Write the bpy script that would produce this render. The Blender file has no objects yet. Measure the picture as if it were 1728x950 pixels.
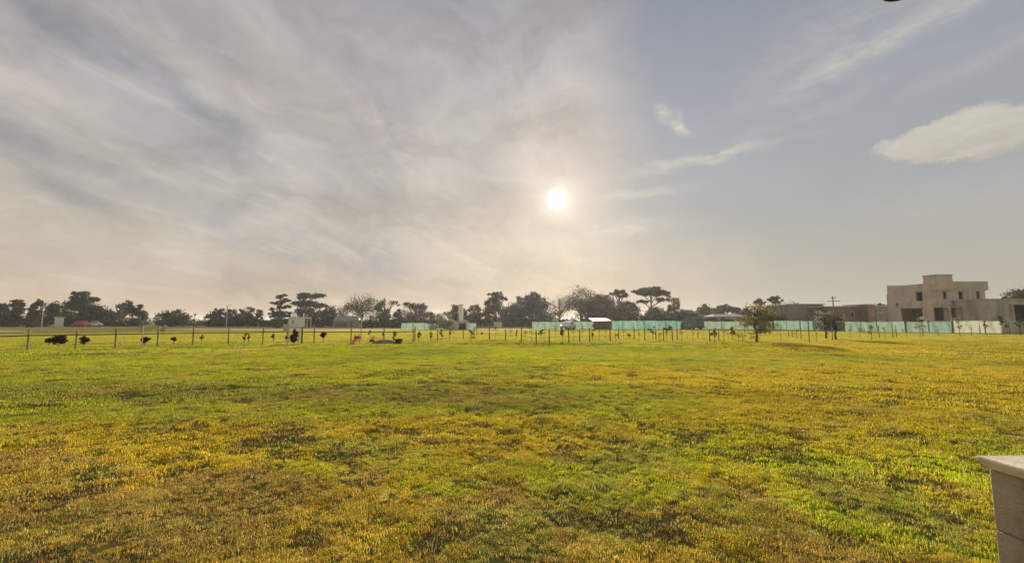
import bpy, math, random
import numpy as np
from mathutils import Vector, Matrix
R = math.radians
SC = bpy.context.scene
COL = SC.collection

# ------------------------------------------------------------------ camera
CAM_H = 1.6; F = 700.0; PITCH = math.atan(66 / F)
cp, sp = math.cos(PITCH), math.sin(PITCH)
cam_d = bpy.data.cameras.new('camera'); cam = bpy.data.objects.new('camera', cam_d); COL.objects.link(cam)
cam.location = (0, 0, CAM_H); cam.rotation_euler = (math.pi / 2 + PITCH, 0, 0)
cam_d.sensor_width = 36; cam_d.lens = 36 * F / 1728; cam_d.clip_start = 0.05; cam_d.clip_end = 9000
SC.camera = cam

def ray(px, py):
    u = (px - 864) / F; v = (475 - py) / F
    return (u, cp - v * sp, sp + v * cp)
def onz(px, py, z=0.0):
    r = ray(px, py); t = (z - CAM_H) / r[2]
    return Vector((r[0] * t, r[1] * t, z))
def atY(px, py, Y):
    r = ray(px, py); t = Y / r[1]
    return Vector((r[0] * t, Y, CAM_H + r[2] * t))
def azel(px, py):
    r = ray(px, py); n = math.sqrt(sum(c * c for c in r))
    return math.atan2(r[0], r[1]), math.asin(r[2] / n)

SUN_AZ, SUN_EL = azel(940, 335)

# ------------------------------------------------------------------ world
world = bpy.data.worlds.new('World'); SC.world = world; world.use_nodes = True
nt = world.node_tree; nt.nodes.clear()
class NG:
    """tiny helper to write node maths"""
    def __init__(s, t): s.t = t
    def n(s, ty, **kw):
        o = s.t.nodes.new(ty)
        for k, v in kw.items(): setattr(o, k, v)
        return o
    def put(s, sock, v):
        if isinstance(v, (int, float)): sock.default_value = v
        elif isinstance(v, (tuple, list)):
            sock.default_value = tuple(v) if len(sock.default_value) == len(v) else tuple(v) + (1,)
        else: s.t.links.new(v, sock)
    def m(s, op, a, b=0.0, c=0.0, clamp=False):
        o = s.n('ShaderNodeMath', operation=op); o.use_clamp = clamp
        s.put(o.inputs[0], a); s.put(o.inputs[1], b); s.put(o.inputs[2], c)
        return o.outputs[0]
    def v(s, op, a, b=(0, 0, 0), sc=None):
        o = s.n('ShaderNodeVectorMath', operation=op)
        s.put(o.inputs[0], a); s.put(o.inputs[1], b)
        if sc is not None: s.put(o.inputs['Scale'], sc)
        return o.outputs[1] if op in ('LENGTH', 'DOT_PRODUCT', 'DISTANCE') else o.outputs[0]
    def xyz(s, a, b, c):
        o = s.n('ShaderNodeCombineXYZ'); s.put(o.inputs[0], a); s.put(o.inputs[1], b); s.put(o.inputs[2], c)
        return o.outputs[0]
    def noise(s, vec, scale, detail=5, rough=.55, col=False, dist=0.0):
        o = s.n('ShaderNodeTexNoise'); s.put(o.inputs['Vector'], vec)
        o.inputs['Scale'].default_value = scale; o.inputs['Detail'].default_value = detail
        o.inputs['Roughness'].default_value = rough; o.inputs['Distortion'].default_value = dist
        return o.outputs['Color'] if col else o.outputs['Fac']
    def sstep(s, x, a, b, lo=0.0, hi=1.0):
        o = s.n('ShaderNodeMapRange', interpolation_type='SMOOTHSTEP')
        s.put(o.inputs[0], x)
        for i, q in enumerate((a, b, lo, hi)): s.put(o.inputs[i + 1], q)
        return o.outputs[0]
    def mix(s, f, a, b):
        o = s.n('ShaderNodeMix', data_type='RGBA'); s.put(o.inputs[0], f)
        s.put(o.inputs[6], a); s.put(o.inputs[7], b)
        return o.outputs[2]
g = NG(nt)
D = g.n('ShaderNodeTexCoord').outputs['Generated']
D = g.v('NORMALIZE', D)
sep = g.n('ShaderNodeSeparateXYZ'); nt.links.new(D, sep.inputs[0])
dx, dy, dz = sep.outputs
az0 = g.m('ARCTAN2', dx, dy); el0 = g.m('ARCSINE', dz)
wc = g.noise(D, 3.2, 5, .6, col=True)
ws = g.n('ShaderNodeSeparateXYZ'); nt.links.new(wc, ws.inputs[0])
az = g.m('ADD', az0, g.m('MULTIPLY', g.m('SUBTRACT', ws.outputs[0], .5), .34))
el = g.m('ADD', el0, g.m('MULTIPLY', g.m('SUBTRACT', ws.outputs[1], .5), .20))
# cloud deck coordinates: parallel bands running away towards the low sun
zz = g.m('ADD', g.m('MAXIMUM', dz, 0.0), .16)
pxn, pyn = g.m('DIVIDE', dx, zz), g.m('DIVIDE', dy, zz)
ca, sa = math.cos(R(14)), math.sin(R(14))
qx = g.m('SUBTRACT', g.m('MULTIPLY', pxn, ca), g.m('MULTIPLY', pyn, sa))
qy = g.m('ADD', g.m('MULTIPLY', pxn, sa), g.m('MULTIPLY', pyn, ca))
deck = g.noise(g.xyz(g.m('MULTIPLY', qx, 1.0), g.m('MULTIPLY', qy, .42), 3.1), 1.15, 6, .52, dist=.35)
deck2 = g.noise(g.xyz(g.m('MULTIPLY', qx, 3.2), g.m('MULTIPLY', qy, .8), 7.7), 1.3, 6, .62, dist=.2)
puff = g.noise(D, 6.5, 6, .58, dist=.3)

def blob(px, py, rx, ry, rot=0.0, soft=1.0, warp=True, power=1.0):
    """soft elliptical patch of cloud centred on a direction; radii in degrees, rot anticlockwise"""
    a0, e0 = azel(px, py)
    A, E = (az, el) if warp is True else ((az0, el0) if warp is False else warp)
    da, de = g.m('SUBTRACT', A, a0), g.m('SUBTRACT', E, e0)
    c, s_ = math.cos(R(rot)), math.sin(R(rot))
    u = g.m('DIVIDE', g.m('ADD', g.m('MULTIPLY', da, c), g.m('MULTIPLY', de, s_)), R(rx))
    v = g.m('DIVIDE', g.m('SUBTRACT', g.m('MULTIPLY', de, c), g.m('MULTIPLY', da, s_)), R(ry))
    d2 = g.m('ADD', g.m('MULTIPLY', u, u), g.m('MULTIPLY', v, v))
    return g.m('EXPONENT', g.m('MULTIPLY', d2, -soft))
def add(*xs):
    r = xs[0]
    for x in xs[1:]: r = g.m('ADD', r, x)
    return r
def mul(a, b): return g.m('MULTIPLY', a, b)

sunv = (math.sin(SUN_AZ) * math.cos(SUN_EL), math.cos(SUN_AZ) * math.cos(SUN_EL), math.sin(SUN_EL))
cosang = g.v('DOT_PRODUCT', D, sunv)
ang = g.m('ARCCOSINE', g.m('MINIMUM', cosang, .999999))

# clear sky, right hand side of the view
e01 = g.sstep(el0, R(-2), R(42))
def ramp(fac, stops):
    o = g.n('ShaderNodeValToRGB'); g.put(o.inputs[0], fac)
    cr = o.color_ramp
    while len(cr.elements) < len(stops): cr.elements.new(.5)
    for el_, (p, c) in zip(cr.elements, stops): el_.position = p; el_.color = (*c, 1)
    return o.outputs[0]
elf = g.m('DIVIDE', el0, R(45), clamp=True)
clear = ramp(elf, [(0, (.43, .395, .325)), (.12, (.43, .405, .35)), (.30, (.375, .385, .385)), (.55, (.325, .35, .395)), (.85, (.255, .285, .345)), (1, (.22, .26, .32))])
cloud = ramp(elf, [(0, (.58, .43, .305)), (.10, (.58, .465, .355)), (.22, (.555, .485, .40)), (.45, (.535, .47, .43)), (.75, (.46, .42, .41)), (1, (.345, .335, .345))])
shade = ramp(elf, [(0, (.40, .36, .33)), (.2, (.335, .33, .34)), (.5, (.26, .275, .315)), (1, (.205, .225, .265))])

# the edge of the cloud deck: hangs almost straight down a little right of the sun
edge = add(az0, mul(g.m('SUBTRACT', ws.outputs[0], .5), .10), mul(g.m('SUBTRACT', deck2, .5), .30), mul(g.m('SUBTRACT', puff, .5), .16))
left = g.sstep(edge, R(8), R(22), 1.0, 0.0)
low = g.m('SUBTRACT', 1.0, g.sstep(el0, R(7), R(15)))
fade_low = g.sstep(edge, R(14), R(34), 1.0, 0.0)
cover = g.m('MAXIMUM', left, mul(mul(low, fade_low), .75))
deckc = g.sstep(deck, .36, .66)
cover = mul(cover, add(mul(deckc, .45), .52))
c1 = g.mix(cover, clear, cloud)
azs = g.m('ADD', az0, mul(g.m('SUBTRACT', g.noise(D, 9, 5, .6), .5), .13))
els = g.m('ADD', el0, mul(g.m('SUBTRACT', g.noise(g.v('ADD', D, (5, 2, 1)), 9, 5, .6), .5), .07))
S = (azs, els)
# darker blue-grey gaps and undersides
A5 = g.sstep(deck, .30, .52, 1.0, 0.0)
dark = add(mul(blob(320, 168, 7, 1.5, -20, warp=S), 1.0), mul(blob(120, 335, 6, 1.2, -12, warp=S), .9), mul(blob(440, 385, 7.5, 3.2, -14, warp=S), 1.5),
           mul(blob(610, 440, 7, 2.6, -14, warp=S), 1.4), mul(blob(645, 280, 2.2, 4.0, 10, warp=S), .8), mul(blob(120, 60, 12, 3.0, -15), .75), mul(blob(80, 250, 8, 1.2, -14, warp=S), .5),
           mul(blob(280, 15, 6, 1.4, -24, warp=S), .9), mul(blob(400, 60, 9, 2.5, -30, warp=S), .55), mul(blob(550, 320, 2.0, 1.4, 0, warp=S), .6), mul(blob(560, 300, 5, 2.6, 0), .40), mul(blob(860, 445, 3, 1.4, 0), .35),
           mul(blob(520, 60, 14, 2.4, -30), .25), mul(blob(0, 230, 9, 2.0, -15), .35), mul(blob(920, 395, 6, 1.2, 0), .30))
dark = mul(g.m('MINIMUM', dark, 1.0), add(mul(g.sstep(puff, .32, .62), .75), .30))
dark = g.m('MAXIMUM', dark, mul(mul(A5, cover), g.sstep(el0, R(4), R(16), 0.2, .75)))
c2 = g.mix(g.m('MINIMUM', mul(dark, .90), 1.0), c1, shade)
# pale brushed bands inside the deck
band = mul(g.sstep(deck2, .50, .72), left)
c3 = g.mix(mul(band, .45), c2, g.v('SCALE', cloud, sc=1.25))
bright = add(mul(blob(430, 215, 13, 1.6, -30, warp=S), .6), mul(blob(560, 370, 8, 1.1, -10, warp=S), .5), mul(blob(150, 400, 14, 1.4, -4, warp=S), .5), mul(blob(250, 420, 16, 4, 0), .5), mul(blob(480, 120, 16, 3.2, -32), .6), mul(blob(200, 250, 14, 2.4, -18), .45),
             mul(blob(880, 200, 9, 9, 0), .42), mul(blob(740, 160, 6, 9, 20), .30), mul(blob(830, 480, 16, 3, 0), .25))
c3 = g.mix(mul(g.m('MINIMUM', bright, 1.0), add(mul(puff, .9), .1)), c3, (.60, .545, .475))
# uneven thickness of the cloud sheet
pf2 = g.noise(g.v('ADD', g.xyz(g.m('MULTIPLY', az, 2.0), g.m('MULTIPLY', el, 4.2), 1.7), (0, 0, 0)), 2.1, 7, .60, dist=.5)
mod = g.m('ADD', 1.0, mul(mul(g.m('SUBTRACT', pf2, .5), g.m('MAXIMUM', left, .15)), .95))
c3 = g.v('SCALE', c3, sc=mod)
# thin wisps on the clear side (finer, lightly torn edges)
fine = g.sstep(g.noise(g.xyz(g.m('MULTIPLY', az0, 1.0), g.m('MULTIPLY', el0, 3.2), 0), 14, 6, .65, dist=.4), .30, .70)
wisp = add(mul(blob(1185, 268, 8, .55, 3, warp=S), .95), mul(blob(1080, 325, 4.0, .6, 3, warp=S), .9), mul(blob(1130, 196, 1.5, .7, -38, warp=S), .95),
           mul(blob(1158, 216, .6, 1.3, 8, warp=S), .95), mul(blob(1050, 384, 5.5, 1.0, 0, warp=S), .95), mul(blob(960, 412, 8, 1.0, 6, warp=S), .45),
           mul(blob(1550, 42, 13, 1.1, 12, warp=S), .6), mul(blob(1400, 70, 9, 3.5, 12, warp=S), .35), mul(blob(1400, 178, 11, .8, 10, warp=S), .22),
           mul(blob(960, 440, 6, .5, 2, warp=S), .45), mul(blob(1660, 330, 10, 2.5, 5, warp=S), .16), mul(blob(1690, 90, 6, 1.1, 15, warp=S), .3),
           mul(blob(860, 300, 8, .6, -3, warp=S), .5), mul(blob(690, 305, .6, 1.6, 0, warp=S), .5))
c4 = g.mix(mul(g.m('MINIMUM', wisp, 1.0), add(mul(fine, .75), .25)), c3, (.61, .575, .505))
# the lens-shaped cloud on the right, lit from the left, soft grey belly
lens = add(blob(1665, 218, 6.0, 1.9, -2, 1.0, warp=S), mul(blob(1560, 232, 3.6, 1.0, 2, warp=S), .8), mul(blob(1760, 212, 8, 2.4, -5, warp=S), .8))
lstr = g.noise(g.xyz(g.m('MULTIPLY', azs, 6.0), g.m('MULTIPLY', els, 26.0), 4.4), 2.0, 6, .62)
lensm = g.sstep(g.m('ADD', lens, mul(g.m('SUBTRACT', lstr, .5), 1.1)), .40, .92)
belly = g.sstep(add(el0, mul(g.m('SUBTRACT', puff, .5), .05)), azel(1640, 262)[1], azel(1640, 190)[1])
c5 = g.mix(mul(lensm, .80), c4, g.mix(belly, (.50, .455, .39), (.60, .555, .47)))
c5 = g.mix(mul(mul(lensm, g.sstep(lstr, .40, .66)), .45), c5, (.66, .61, .52))
# veil brightening around the sun and the sun itself behind it
ag = g.m('ADD', ang, mul(g.m('SUBTRACT', g.noise(D, 9, 4, .5), .5), .035))
glow = add(mul(g.m('EXPONENT', g.m('DIVIDE', ag, -R(1.7))), .62), mul(g.m('EXPONENT', g.m('DIVIDE', ag, -R(8))), .05))
disc = g.sstep(ag, R(.1), R(2.0), .85, 0.0)
glowc = g.v('SCALE', (1.0, .93, .78), sc=g.m('ADD', glow, disc))
mine = g.v('ADD', c5, glowc)
hz = g.sstep(el0, R(-6), R(-1))
mine = g.mix(hz, (.22, .20, .13), mine)
sky = g.n('ShaderNodeTexSky', sky_type='NISHITA'); sky.sun_disc = False
sky.sun_elevation = SUN_EL; sky.sun_rotation = SUN_AZ
sky.altitude = 20; sky.dust_density = 3.0; sky.air_density = 1.0
fin = g.mix(.02, g.v('SCALE', mine, sc=7.5), sky.outputs[0])
bg = g.n('ShaderNodeBackground'); nt.links.new(fin, bg.inputs[0]); bg.inputs[1].default_value = 0.1
wo = g.n('ShaderNodeOutputWorld'); nt.links.new(bg.outputs[0], wo.inputs[0])

# ------------------------------------------------------------------ sun, view
sl = bpy.data.lights.new('sun', 'SUN'); so = bpy.data.objects.new('sun', sl); COL.objects.link(so)
sl.energy = 5.0; sl.angle = R(.9); sl.color = (1, .90, .74)
so.rotation_euler = Vector(sunv).to_track_quat('Z', 'Y').to_euler(); so.location = (5, 40, 30)
SC.view_settings.view_transform = 'Standard'; SC.view_settings.look = 'None'
SC.view_settings.exposure = 0.45; SC.view_settings.gamma = 1.0
try: SC.view_settings.use_curve_mapping = False
except Exception: pass
SC.cycles.max_bounces = 8; SC.cycles.transparent_max_bounces = 16; SC.cycles.volume_bounces = 0

# ------------------------------------------------------------------ numpy noise
rs = np.random.RandomState(7)
def hashn(ix, iy, seed):
    n = (ix.astype(np.int64) * 374761393 + iy.astype(np.int64) * 668265263 + seed * 1442695041) & 0x7fffffff
    n = ((n ^ (n >> 13)) * 1274126177) & 0x7fffffff
    return ((n ^ (n >> 16)) & 0xffff) / 65535.0
def vnoise(x, y, seed=0):
    ix, iy = np.floor(x), np.floor(y); fx, fy = x - ix, y - iy
    fx = fx * fx * (3 - 2 * fx); fy = fy * fy * (3 - 2 * fy)
    a, b = hashn(ix, iy, seed), hashn(ix + 1, iy, seed)
    c, d = hashn(ix, iy + 1, seed), hashn(ix + 1, iy + 1, seed)
    return (a + (b - a) * fx) * (1 - fy) + (c + (d - c) * fx) * fy
def fbm(x, y, seed=0, oc=4, gain=.5):
    s = 0; a = 1; t = 0
    for i in range(oc):
        s = s + a * vnoise(x * 2 ** i + 17.3 * i, y * 2 ** i - 9.1 * i, seed + i); t += a; a *= gain
    return s / t
def ss(x, a, b):
    t = np.clip((x - a) / (b - a), 0, 1); return t * t * (3 - 2 * t)

def height(x, y):
    d = np.hypot(x, y)
    f = 1 - ss(d, 25, 70)
    h = (fbm(x / 1.7, y / 1.7, 3, 3) - .5) * .13 + (fbm(x / .38, y / .38, 11, 3) - .5) * .055
    h = h + (fbm(x / 9, y / 9, 31, 2) - .5) * .22 * ss(d, 5, 14)
    return h * f
def gz(x, y): return float(height(np.array([x], float), np.array([y], float))[0])

PAL = dict(green=(.300, .312, .032), lime=(.350, .385, .030), gold=(.415, .325, .036), straw=(.47, .385, .115), brown=(.300, .200, .085),
           dkgreen=(.135, .185, .045), soil=(.105, .068, .044))
def field_colour(x, y, jit=True):
    """real colour of the turf: worn and dry zones, fresh strips, dead patches"""
    PALA = {k: np.array(v)[None, :] for k, v in PAL.items()}
    n1 = fbm(x / 2.6, y / 2.6, 41, 4); n2 = fbm(x / .7, y / .7, 57, 4); n3 = fbm(x / 7.5, y / 7.5, 71, 3)
    n4 = fbm(x / .22, y / .22, 91, 3); n5 = fbm(x / 1.1 + 40, y / 1.1, 131, 4)
    c = np.repeat(PALA['green'], len(x), 0)
    def lay(c, k, m): m = np.clip(m, 0, 1)[:, None]; return c * (1 - m) + PALA[k] * m
    def el(cx, cy, rx, ry): return np.exp(-(((x - cx) / rx) ** 2 + ((y - cy) / ry) ** 2))
    w = (n1 - .5) * 1.5
    # lime green strip far out, and the near right
    c = lay(c, 'lime', ss(y + w * 6, 13, 18) * (1 - ss(y, 40, 75)) * .8 * (1 - ss(x, 18, 30)))
    c = lay(c, 'lime', el(3.4, 5.2, 3.2, 1.5) * .9 + el(5.4, 4.4, 1.2, 1.6) * .7 + el(2.6, 4.0, .6, .8) * .5)
    # golden dry zones
    gold = el(-3.5, 6.1, 5.0, 1.2) * 1.0 + el(11, 11, 9, 4.2) * 1.15 + el(-4.4, 4.5, 2.0, 1.0) * .9 + el(22, 26, 14, 16) * .9 + el(7, 7.2, 4.5, 1.0) * .75
    gold = gold + el(-22, 24, 6, 5) * .45 + el(.6, 5.9, 2.0, .8) * .5 + el(-.5, 12.5, 9, 1.5) * .35
    c = lay(c, 'gold', ss(gold + w * .55, .30, .85) * .92)
    c = lay(c, 'gold', ss(n2, .52, .75) * .55)
    # darker tired turf across the left middle distance
    dk = el(-8.5, 9.6, 9.5, 1.9) * 1.0 + el(-.5, 8.7, 3.4, 1.1) * .75 + el(-13, 13.5, 8, 1.6) * .5
    c = lay(c, 'dkgreen', ss(dk + w * .7, .35, .95) * .62)
    c = lay(c, 'brown', ss(dk * .8 + (n2 - .5) * 1.2, .45, .9) * .42)
    # brown worn foreground
    br = (1 - ss(y + w * 1.1 + x * .16, 3.6, 4.9)) * (1 - ss(x, 1.9, 3.4)) + el(-2.6, 3.9, 1.4, .6) * .4
    c = lay(c, 'brown', ss(br * .85 + (n2 - .5) * 1.9, .25, .85) * .78)
    c = lay(c, 'gold', ss(fbm(x / 1.3 + 21, y / .9, 261, 4), .50, .64) * .55 * (1 - ss(y, 5, 7)))
    c = lay(c, 'straw', ss(n5, .56, .70) * .45 * (1 - ss(y, 14, 30)))
    # scattered dark broad-leaf patches and bare scrapes
    sp_ = ss(n5 + (n4 - .5) * .35, .60, .70)
    c = lay(c, 'dkgreen', sp_ * .40 * (1 - ss(y, 22, 40)))
    so_ = ss(fbm(x / .5 + 9, y / .36, 171, 4) + (n4 - .5) * .3, .625, .70) * (1 - ss(y, 12, 24) * .75)
    c = lay(c, 'soil', so_ * .60)
    st = ss(fbm(x / 3.2 + 3, y / 1.5, 211, 4), .54, .68) * ss(y, 9, 14) * (1 - ss(y, 30, 45))
    c = lay(c, 'dkgreen', st * .42)
    st2 = ss(fbm(x / 5.0 + 13, y / 2.4, 231, 4), .50, .68) * ss(y, 16, 24) * (1 - ss(y, 60, 90))
    c = lay(c, 'straw', st2 * .40)
    far = ss(y, 40, 70)
    c = lay(c, 'straw', np.maximum(ss(y + w * 8, 24, 40) * .45, far * ss(n3, .30, .55) * .85))
    c = c * (.78 + .44 * n4[:, None]) * (.85 + .3 * n3[:, None])
    return np.clip(c, .005, .6), sp_, so_

# ------------------------------------------------------------------ object helpers
def tag(o, label=None, cat=None, group=None, kind=None):
    if label: o['label'] = label
    if cat: o['category'] = cat
    if group: o['group'] = group
    if kind: o['kind'] = kind
    return o
def empty(name, loc, label, cat, group=None, rz=0):
    o = bpy.data.objects.new(name, None); COL.objects.link(o)
    o.location = loc; o.rotation_euler = (0, 0, rz); o.empty_display_size = .3
    return tag(o, label, cat, group)
def copy_tree(o, parent=None):
    c = o.copy(); COL.objects.link(c); c.parent = parent
    for ch in list(o.children): copy_tree(ch, c)
    return c

class MB:
    def __init__(s): s.v = []; s.f = []; s.nv = 0; s.smooth = False
    def raw(s, V, Fa):
        V = np.asarray(V, float); Fa = [tuple(int(i) + s.nv for i in f) for f in Fa]
        s.v.append(V); s.f += Fa; s.nv += len(V); return s
    def box(s, x0, x1, y0, y1, z0, z1, rz=0, piv=(0, 0)):
        V = np.array([(x, y, z) for z in (z0, z1) for y in (y0, y1) for x in (x0, x1)], float)
        if rz:
            c, q = math.cos(rz), math.sin(rz); X = V[:, 0] - piv[0]; Y = V[:, 1] - piv[1]
            V[:, 0] = piv[0] + X * c - Y * q; V[:, 1] = piv[1] + X * q + Y * c
        return s.raw(V, [(0, 2, 3, 1), (4, 5, 7, 6), (0, 1, 5, 4), (2, 6, 7, 3), (0, 4, 6, 2), (1, 3, 7, 5)])
    def tube(s, pts, rad, n=6, cap=True):
        pts = [Vector(p) for p in pts]; V = []
        for i, p in enumerate(pts):
            d = (pts[min(i + 1, len(pts) - 1)] - pts[max(i - 1, 0)])
            d = d.normalized() if d.length > 1e-9 else Vector((0, 0, 1))
            a = d.cross(Vector((0, 0, 1)) if abs(d.z) < .9 else Vector((1, 0, 0))).normalized(); b = d.cross(a)
            for k in range(n):
                t = 2 * math.pi * k / n; V.append(p + (a * math.cos(t) + b * math.sin(t)) * rad[i])
        Fa = []
        for i in range(len(pts) - 1):
            for k in range(n):
                k2 = (k + 1) % n; Fa.append((i * n + k, i * n + k2, (i + 1) * n + k2, (i + 1) * n + k))
        if cap: Fa.append(tuple(range(n))[::-1]); Fa.append(tuple((len(pts) - 1) * n + k for k in range(n)))
        return s.raw([tuple(v) for v in V], Fa)
    def lathe(s, prof, n=24, c=(0, 0, 0)):
        V = []; Fa = []
        for r, z in prof:
            for k in range(n):
                t = 2 * math.pi * k / n; V.append((c[0] + r * math.cos(t), c[1] + r * math.sin(t), c[2] + z))
        for i in range(len(prof) - 1):
            for k in range(n):
                k2 = (k + 1) % n; Fa.append((i * n + k, i * n + k2, (i + 1) * n + k2, (i + 1) * n + k))
        return s.raw(V, Fa)
    def build(s, name, mat, parent=None, smooth=False, loc=None):
        me = bpy.data.meshes.new(name)
        V = np.concatenate(s.v) if s.v else np.zeros((0, 3))
        me.from_pydata([tuple(p) for p in V], [], s.f); me.update()
        me.materials.append(mat)
        if smooth: me.polygons.foreach_set('use_smooth', [True] * len(me.polygons))
        o = bpy.data.objects.new(name, me); COL.objects.link(o)
        if parent is not None: o.parent = parent
        if loc is not None: o.location = loc
        return o
def quads_mesh(name, V, mat, parent=None, tri=False):
    """V: (n,k,3) loose faces, fast path"""
    n, k = V.shape[0], V.shape[1]
    me = bpy.data.meshes.new(name)
    me.vertices.add(n * k); me.vertices.foreach_set('co', V.reshape(-1).astype(np.float32))
    me.loops.add(n * k); me.loops.foreach_set('vertex_index', np.arange(n * k, dtype=np.int32))
    me.polygons.add(n); me.polygons.foreach_set('loop_start', np.arange(0, n * k, k, dtype=np.int32))
    me.update(calc_edges=True); me.validate()
    me.materials.append(mat)
    o = bpy.data.objects.new(name, me); COL.objects.link(o)
    if parent is not None: o.parent = parent
    return o

# ------------------------------------------------------------------ materials
def mat_base(name):
    m = bpy.data.materials.new(name); m.use_nodes = True; t = m.node_tree; t.nodes.clear()
    gg = NG(t); out = gg.n('ShaderNodeOutputMaterial'); return m, gg, out
def mottled(name, c0, c1, scale=2.0, rough=.9, bump=.2, bscale=30, spec=.3, metal=0.0, stain=None):
    m, q, out = mat_base(name)
    P = q.n('ShaderNodeTexCoord').outputs['Object']
    f = q.noise(P, scale, 8, .62)
    f = q.sstep(f, .32, .68)
    col = q.mix(f, c0, c1)
    if stain:
        s_ = q.noise(q.v('MULTIPLY', P, (1.0, 1.0, .22)), scale * 1.7, 6, .6)
        col = q.mix(q.sstep(s_, .46, .68, 0, .85), col, stain)
    b = q.n('ShaderNodeBsdfPrincipled'); q.put(b.inputs['Base Color'], col)
    b.inputs['Roughness'].default_value = rough; b.inputs['Metallic'].default_value = metal
    b.inputs['Specular IOR Level'].default_value = spec
    if bump:
        bn = q.n('ShaderNodeBump'); bn.inputs['Strength'].default_value = bump; bn.inputs['Distance'].default_value = .02
        t2 = q.noise(P, bscale, 6, .6); m.node_tree.links.new(t2, bn.inputs['Height'])
        m.node_tree.links.new(bn.outputs[0], b.inputs['Normal'])
    m.node_tree.links.new(b.outputs[0], out.inputs[0])
    return m
def leafmat(name, c0, c1, trans=.45, scale=1.2):
    m, q, out = mat_base(name)
    P = q.n('ShaderNodeNewGeometry').outputs['Position']
    f = q.sstep(q.noise(P, scale, 3, .6), .35, .65)
    f2 = q.noise(P, scale * 9, 2, .6)
    col = q.mix(f, c0, c1); col = q.v('SCALE', col, sc=q.m('ADD', q.m('MULTIPLY', f2, .9), .55))
    a = q.n('ShaderNodeBsdfDiffuse'); b = q.n('ShaderNodeBsdfTranslucent'); mx = q.n('ShaderNodeMixShader')
    q.put(a.inputs[0], col); q.put(b.inputs[0], col); mx.inputs[0].default_value = trans
    l = m.node_tree.links; l.new(a.outputs[0], mx.inputs[1]); l.new(b.outputs[0], mx.inputs[2]); l.new(mx.outputs[0], out.inputs[0])
    return m
def brickmat(name, c0, c1, mortar, bw=.33, rh=.19):
    m, q, out = mat_base(name)
    P = q.n('ShaderNodeTexCoord').outputs['Object']
    s_ = q.n('ShaderNodeSeparateXYZ'); m.node_tree.links.new(P, s_.inputs[0])
    bt = q.n('ShaderNodeTexBrick'); q.put(bt.inputs['Vector'], q.xyz(q.m('ADD', s_.outputs[0], s_.outputs[1]), s_.outputs[2], 0))
    q.put(bt.inputs['Color1'], c0); q.put(bt.inputs['Color2'], c1); q.put(bt.inputs['Mortar'], mortar)
    bt.inputs['Scale'].default_value = 1; bt.inputs['Brick Width'].default_value = bw; bt.inputs['Row Height'].default_value = rh
    bt.inputs['Mortar Size'].default_value = .012
    n_ = q.sstep(q.noise(P, .8, 6, .6), .3, .7)
    col = q.v('SCALE', bt.outputs[0], sc=q.m('ADD', q.m('MULTIPLY', n_, .5), .72))
    b = q.n('ShaderNodeBsdfPrincipled'); q.put(b.inputs['Base Color'], col); b.inputs['Roughness'].default_value = .95
    m.node_tree.links.new(b.outputs[0], out.inputs[0]); return m
def netmat(name, c0, c1, alpha=.12):
    m, q, out = mat_base(name)
    P = q.n('ShaderNodeTexCoord').outputs['Object']
    f = q.sstep(q.noise(q.v('MULTIPLY', P, (1, 1, .35)), 1.3, 6, .65), .3, .7)
    col = q.mix(f, c0, c1)
    a = q.n('ShaderNodeBsdfDiffuse'); b = q.n('ShaderNodeBsdfTranslucent'); mx = q.n('ShaderNodeMixShader'); tr = q.n('ShaderNodeBsdfTransparent'); m2 = q.n('ShaderNodeMixShader')
    q.put(a.inputs[0], col); q.put(b.inputs[0], col); mx.inputs[0].default_value = .5; m2.inputs[0].default_value = alpha
    l = m.node_tree.links; l.new(a.outputs[0], mx.inputs[1]); l.new(b.outputs[0], mx.inputs[2])
    l.new(mx.outputs[0], m2.inputs[1]); l.new(tr.outputs[0], m2.inputs[2]); l.new(m2.outputs[0], out.inputs[0]); return m

M = {}
M['concrete'] = mottled('concrete_grey', (.455, .385, .34), (.575, .49, .435), .5, .95, .15, 20, stain=(.26, .24, .205))
M['concrete_lt'] = mottled('concrete_light', (.38, .35, .30), (.48, .44, .38), .6, .9, .1)
M['plaster'] = mottled('plaster_white', (.72, .70, .66), (.84, .82, .77), .7, .85, .05)
M['plaster_lilac'] = mottled('plaster_pale_grey', (.46, .44, .43), (.58, .55, .54), .7, .85, .05)
M['dark'] = mottled('dark_void', (.02, .018, .015), (.035, .03, .025), 2, .8, 0)
M['coping'] = mottled('coping_cement', (.66, .56, .40), (.80, .69, .51), 7, .85, .35, 90, stain=(.56, .46, .33))
M['block'] = mottled('cement_render', (.42, .345, .26), (.53, .44, .34), 4.5, .95, 1.0, 60, stain=(.30, .25, .18))
M['mortar'] = mottled('mortar', (.16, .13, .10), (.2, .17, .13), 8, 1, .3)
M['wood'] = mottled('weathered_wood', (.30, .22, .10), (.46, .35, .17), 9, .85, .2, stain=(.10, .07, .04))
M['wood_dk'] = mottled('dark_wood', (.11, .082, .045), (.19, .145, .08), 9, .85, .2)
M['wood_pale'] = mottled('pale_wood', (.45, .40, .30), (.62, .56, .44), 9, .8, .1)
M['bark'] = mottled('bark', (.06, .048, .036), (.13, .10, .075), 3, .95, .3)
M['bark_pale'] = mottled('bark_pale', (.20, .16, .12), (.32, .26, .19), 3, .95, .3)
M['metal'] = mottled('galvanised_metal', (.55, .54, .50), (.66, .64, .60), 2, .32, 0, metal=1.0)
M['rail_pale'] = mottled('pale_wire', (.42, .38, .26), (.55, .50, .36), 5, .6, 0)
M['pole'] = mottled('pole_concrete', (.30, .29, .26), (.42, .40, .36), 3, .8, 0)
M['signface'] = mottled('sign_face', (.42, .40, .39), (.50, .48, .46), 4, .7, 0)
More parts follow.
